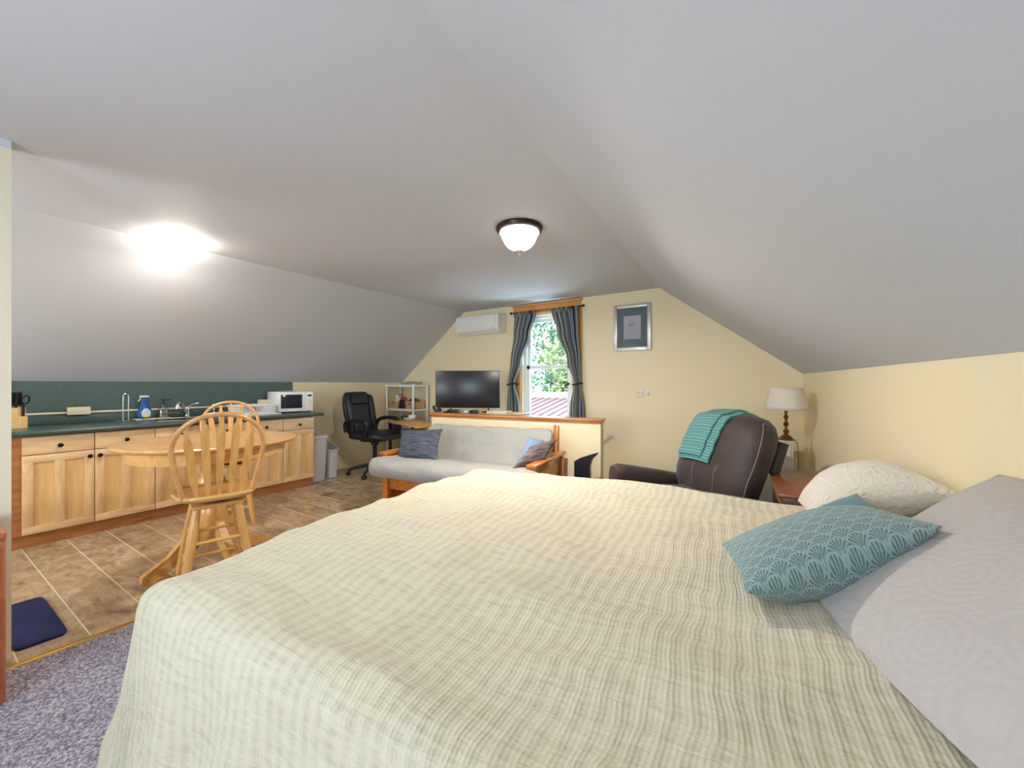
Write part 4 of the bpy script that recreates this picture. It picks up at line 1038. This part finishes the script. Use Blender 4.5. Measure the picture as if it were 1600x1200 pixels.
# throw folded over the top of the backrest
thr = thing('throw_blanket', 'teal waffle knit throw folded over the back of the recliner', 'blanket', rc_loc, RA)
def drape(x0, x1, off, zend, zback):
    path = [back_pt(z, 0, 1.02) for z in [zend + (1.0 - zend) * k / 10 for k in range(11)]]
    top_ = [V((0, -.38, 1.045)), V((0, -.45, 1.066)), V((0, -.52, 1.05)), V((0, -.59, 1.01))]
    bk = [V((0, -.645, .96)), V((0, -.68, .91)), V((0, -.67, zback))]
    pts = crom(path + top_ + bk, 3); mb = MB(); nrm = []
    for i, p in enumerate(pts):
        t_ = (pts[min(i + 1, len(pts) - 1)] - pts[max(i - 1, 0)]).normalized()
        nrm.append(V((0, t_.z, -t_.y)))
    ln = [0]
    for a, b in zip(pts, pts[1:]): ln.append(ln[-1] + (b - a).length)
    n_ = len(pts) - 1
    def S(h):
        def f(u, v):
            i = round(v * n_); x = lerp(x0, x1, u)
            cur = -.35 * x * x
            hang = .35 * max(0, 1 - v * 2.2)
            return V((x + .03 * (1 - v), 0, cur * .6)) + pts[i] + nrm[i] * (h + cur * .0)
        return f
    uvf = lambda u, v: (lerp(x0, x1, u), ln[min(round(v * n_), n_)])
    mb.grid(S(off), 14, n_, uvf); mb.grid(S(off + .014), 14, n_, uvf)
    for u in (0, 1): mb.grid(lambda a, v, u=u: S(off + .014 * a)(u, v), 1, n_, lambda a, v, u=u: (a * .01, ln[round(v * n_)]))
    for v in (0, 1): mb.grid(lambda u, a, v=v: S(off + .014 * a)(u, v), 14, 1, lambda u, a: (lerp(x0, x1, u), a * .01))
    bmesh.ops.remove_doubles(mb.bm, verts=mb.bm.verts, dist=1e-5)
    return mb
drape(-.085, .265, .004, .66, .84).build('under_fold', M['waffle'], thr, 60)
drape(-.01, .265, .020, .69, .86).build('top_fold', M['waffle'], thr, 60)

# ------------------------------------------------------------------ side table, white cabinet, lamp
ns = thing('side_table', 'dark stained wooden side table between recliner and bed pillows', 'side table', (.185, 3.15, 0), math.radians(4))
MB().box((.0, 0, .667), (.36, .82, .026), .005).build('table_top', M['walnut'], ns)
MB().box((0, 0, .60), (.30, .74, .10), .003).build('apron', M['walnut'], ns)
for x in (-.13, .13):
    for y in (-.35, .35): MB().box((x, y, .275), (.045, .045, .55), .004).build('leg', M['walnut'], ns)
MB().box((0, 0, .16), (.28, .70, .02), .003).build('lower_shelf', M['walnut'], ns)
MB().box((0, -.375, .60), (.20, .012, .075), .004).build('drawer', M['walnut'], ns)
wc = thing('white_cabinet', 'narrow white cabinet in the corner under the brass lamp', 'cabinet', (-.02, 4.52, 0))
MB().box((0, 0, .40), (.38, .42, .76), .006).build('body', M['white_metal'], wc)
MB().box((0, 0, .785), (.39, .43, .014), .004).build('top', M['white_metal'], wc)
MB().box((-.005, -.213, .41), (.35, .012, .70), .004).build('door', M['white_metal'], wc)
for x in (-.15, .15):
    for y in (-.17, .17): MB().cyl((x, y, 0), (x, y, .02), .015).build('foot', M['black'], wc)
lp = thing('table_lamp', 'brass table lamp with pale tapered shade in the corner', 'lamp', (.118, 4.42, .792))
MB().lathe([(0, 0), (.062, 0), (.064, .01), (.050, .018), (.045, .03), (.022, .045), (.014, .06)], n=24).build('base', M['old_brass'], lp)
MB().lathe([(.014, .055), (.022, .07), (.024, .085), (.012, .10), (.010, .12), (.020, .135), (.022, .15), (.010, .165), (.009, .185), (.019, .20), (.018, .215), (.009, .23), (.013, .26), (.011, .29), (.005, .30), (.005, .46)], n=20).build('stem', M['old_brass'], lp)
sh = MB(); sh.grid(lambda u, v: V((lerp(.174, .130, v) * math.cos(2 * PI * u), lerp(.174, .130, v) * math.sin(2 * PI * u), lerp(.275, .475, v))), 48, 6, close_u=True)
so = sh.build('lamp_shade', M['shade'], lp, 60); so.modifiers.new('thick', 'SOLIDIFY').thickness = .003
MB().tube([(-.13, 0, .468), (.13, 0, .468)], .003, 6).tube([(0, -.13, .468), (0, .13, .468)], .003, 6).build('shade_spider', M['old_brass'], lp)
MB().tube(crom([(.06, -.01, .01), (.085, -.02, -.03), (.09, -.03, -.15), (.09, -.02, -.3)]), .003, 6).build('cord', M['old_brass'], lp)

# ------------------------------------------------------------------ wood dresser beside the partition
dr = thing('wood_dresser', 'reddish wood dresser against the partition at the photo edge', 'dresser', (-2.79, -.30, 0))
MB().box((0, 0, .345), (.38, 1.12, .66), .004).build('body', M['dresser'], dr)
MB().box((.005, 0, .69), (.40, 1.122, .03), .006).build('top', M['dresser'], dr)
for z in (.16, .36, .56):
    d_ = MB().box((.196, 0, z), (.014, 1.08, .18), .004).build('drawer', M['dresser'], dr)
    for y in (-.3, .3): MB().lathe([(.006, 0), (.006, .012), (.015, .018), (.012, .03), (0, .032)], n=14).xf(Matrix.Translation((.203, y, z)) @ Matrix.Rotation(PI / 2, 4, 'Y')).build('knob', M['old_brass'], d_)
MB().box((0, 0, .0125), (.34, 1.08, .025)).build('plinth', M['dresser'], dr)

# ------------------------------------------------------------------ outside the window
lawn = MB().box((-3, 22, -3.0), (60, 32, .2)); o = struct('ground_outside', lawn, M['lawn'])
hs = thing('shed', 'white outbuilding with a rusty red metal roof outside the window', 'building', (-5.6, 11.0, -2.9))
MB().box((0, 2.4, 1.95), (9, .3, 3.9)).box((0, -.3, 1.45), (9, .2, 2.9)).build('wall', M['siding'], hs)
rf = MB()
rf.prism([(-3.4, 2.62), (2.24, 3.62), (2.24, 3.68), (-3.4, 2.68)], 9.2, 'x', -4.6)
for k in range(31): rf.prism([(-3.4, 2.68), (2.24, 3.68), (2.24, 3.71), (-3.4, 2.71)], .03, 'x', -4.55 + .3 * k)
rf.build('roof', M['rust_roof'], hs)
def tree(x, y, h, r, m, label, seed):
    rnd = random.Random(seed)
    t = thing('tree', label, 'tree', (x, y, -2.9), 0, 'trees outside the window')
    MB().tube([(0, 0, 0), (.1, 0, h * .3), (-.05, .1, h * .6), (0, 0, h * .9)], [.22, .17, .11, .03], 10).build('trunk', M['bark'], t)
    mb = MB(); bl = [(rnd.uniform(-.6, .6) * r, rnd.uniform(-.6, .6) * r, h * rnd.uniform(.35, .95), r * rnd.uniform(.35, .6)) for _ in range(11)]
    for bx_, by_, bz_, br in bl:
        for _ in range(420):
            d = V((rnd.gauss(0, 1), rnd.gauss(0, 1), rnd.gauss(0, .8))).normalized() * br * rnd.uniform(.55, 1.0) ** .5
            c = V((bx_, by_, bz_)) + d; s = rnd.uniform(.07, .16)
            a = V((rnd.gauss(0, 1), rnd.gauss(0, 1), rnd.gauss(0, 1))).normalized(); b = a.orthogonal().normalized()
            mb.poly([c - a * s, c + b * s * .6, c + a * s, c - b * s * .6])
    mb.build('foliage', m, t, normals=False)
tree(-11.8, 23, 9.5, 2.8, M['leaf'], 'tall pale green tree outside, filling the upper sash of the window', 3)
tree(-8.1, 18.4, 5.8, 1.7, M['leaf2'], 'yellow green tree outside nearest the picture side of the window', 5)
tree(-17.5, 22, 8.5, 2.4, M['leaf'], 'green tree outside behind the left striped curtain', 8)
tree(-11.6, 16.2, 4.6, 1.2, M['leaf'], 'low green bush tree outside just above the white outbuilding wall', 11)

# ------------------------------------------------------------------ light
w = bpy.data.worlds.new('world'); SC.world = w; w.use_nodes = True
bgn = w.node_tree.nodes['Background']
bgn.inputs['Color'].default_value = (.66, .86, 1.0, 1); bgn.inputs['Strength'].default_value = 9
sun = bpy.data.objects.new('sun', bpy.data.lights.new('sun', 'SUN')); COL.objects.link(sun)
sun.data.energy = 3; sun.data.angle = .02; sun.data.color = (1, .95, .86)
sun.rotation_euler = (math.radians(48), 0, math.radians(-18))       # from behind the house onto the trees
def area(name, loc, rot, sx, sy, e, c, portal=False):
    l = bpy.data.lights.new(name, 'AREA'); l.shape = 'RECTANGLE'; l.size = sx; l.size_y = sy; l.energy = e; l.color = c
    o = bpy.data.objects.new(name, l); COL.objects.link(o); o.location = loc; o.rotation_euler = rot
    if portal: l.cycles.is_portal = True
    return o
area('window_portal', ((WX0 + WX1) / 2, YB + .17, (WZ0 + WZ1) / 2), (-PI / 2, 0, 0), .74, 1.68, 1, (1, 1, 1), True)
area('added_rear_fill', ((BX0 + BX1) / 2, YF - .2, (BZ0 + BZ1) / 2), (PI / 2, 0, 0), 1.35, 1.25, 19, (.95, .97, 1))  # added fill lamp outside the unseen rear opening
area('added_sill_fill', ((WX0 + WX1) / 2, YB + .75, .15), (math.radians(150), 0, 0), .8, .7, 85, (.72, .93, 1))  # added lamp hidden below the sill, throws cool light up at the ceiling
area('added_kitchen_fill', ((KX0 + KX1) / 2, YF - .2, (KZ0 + KZ1) / 2), (PI / 2, 0, 0), 1.15, .95, 22, (.95, .97, 1))  # added fill lamp for the kitchen side, outside its unseen opening
def bulb(name, loc, r, e):
    l = bpy.data.lights.new(name, 'AREA'); l.shape = 'DISK'; l.size = r * 2; l.energy = e; l.color = (1, .93, .82)
    o = bpy.data.objects.new(name, l); COL.objects.link(o); o.location = loc
bulb('kitchen_bulb', (-3.975, 1.26, 2.336), .10, 9)
bulb('ceiling_bulb', (-1.55, 2.51, 2.222), .03, 38)
# settings
SC.view_settings.view_transform = 'Standard'; SC.view_settings.look = 'None'
SC.view_settings.gamma = 1; SC.view_settings.use_curve_mapping = False
SC.view_settings.exposure = .34
SC.cycles.use_denoising = True
SC.cycles.max_bounces = 10; SC.cycles.diffuse_bounces = 6; SC.cycles.sample_clamp_indirect = 6
SC.cycles.transparent_max_bounces = 12
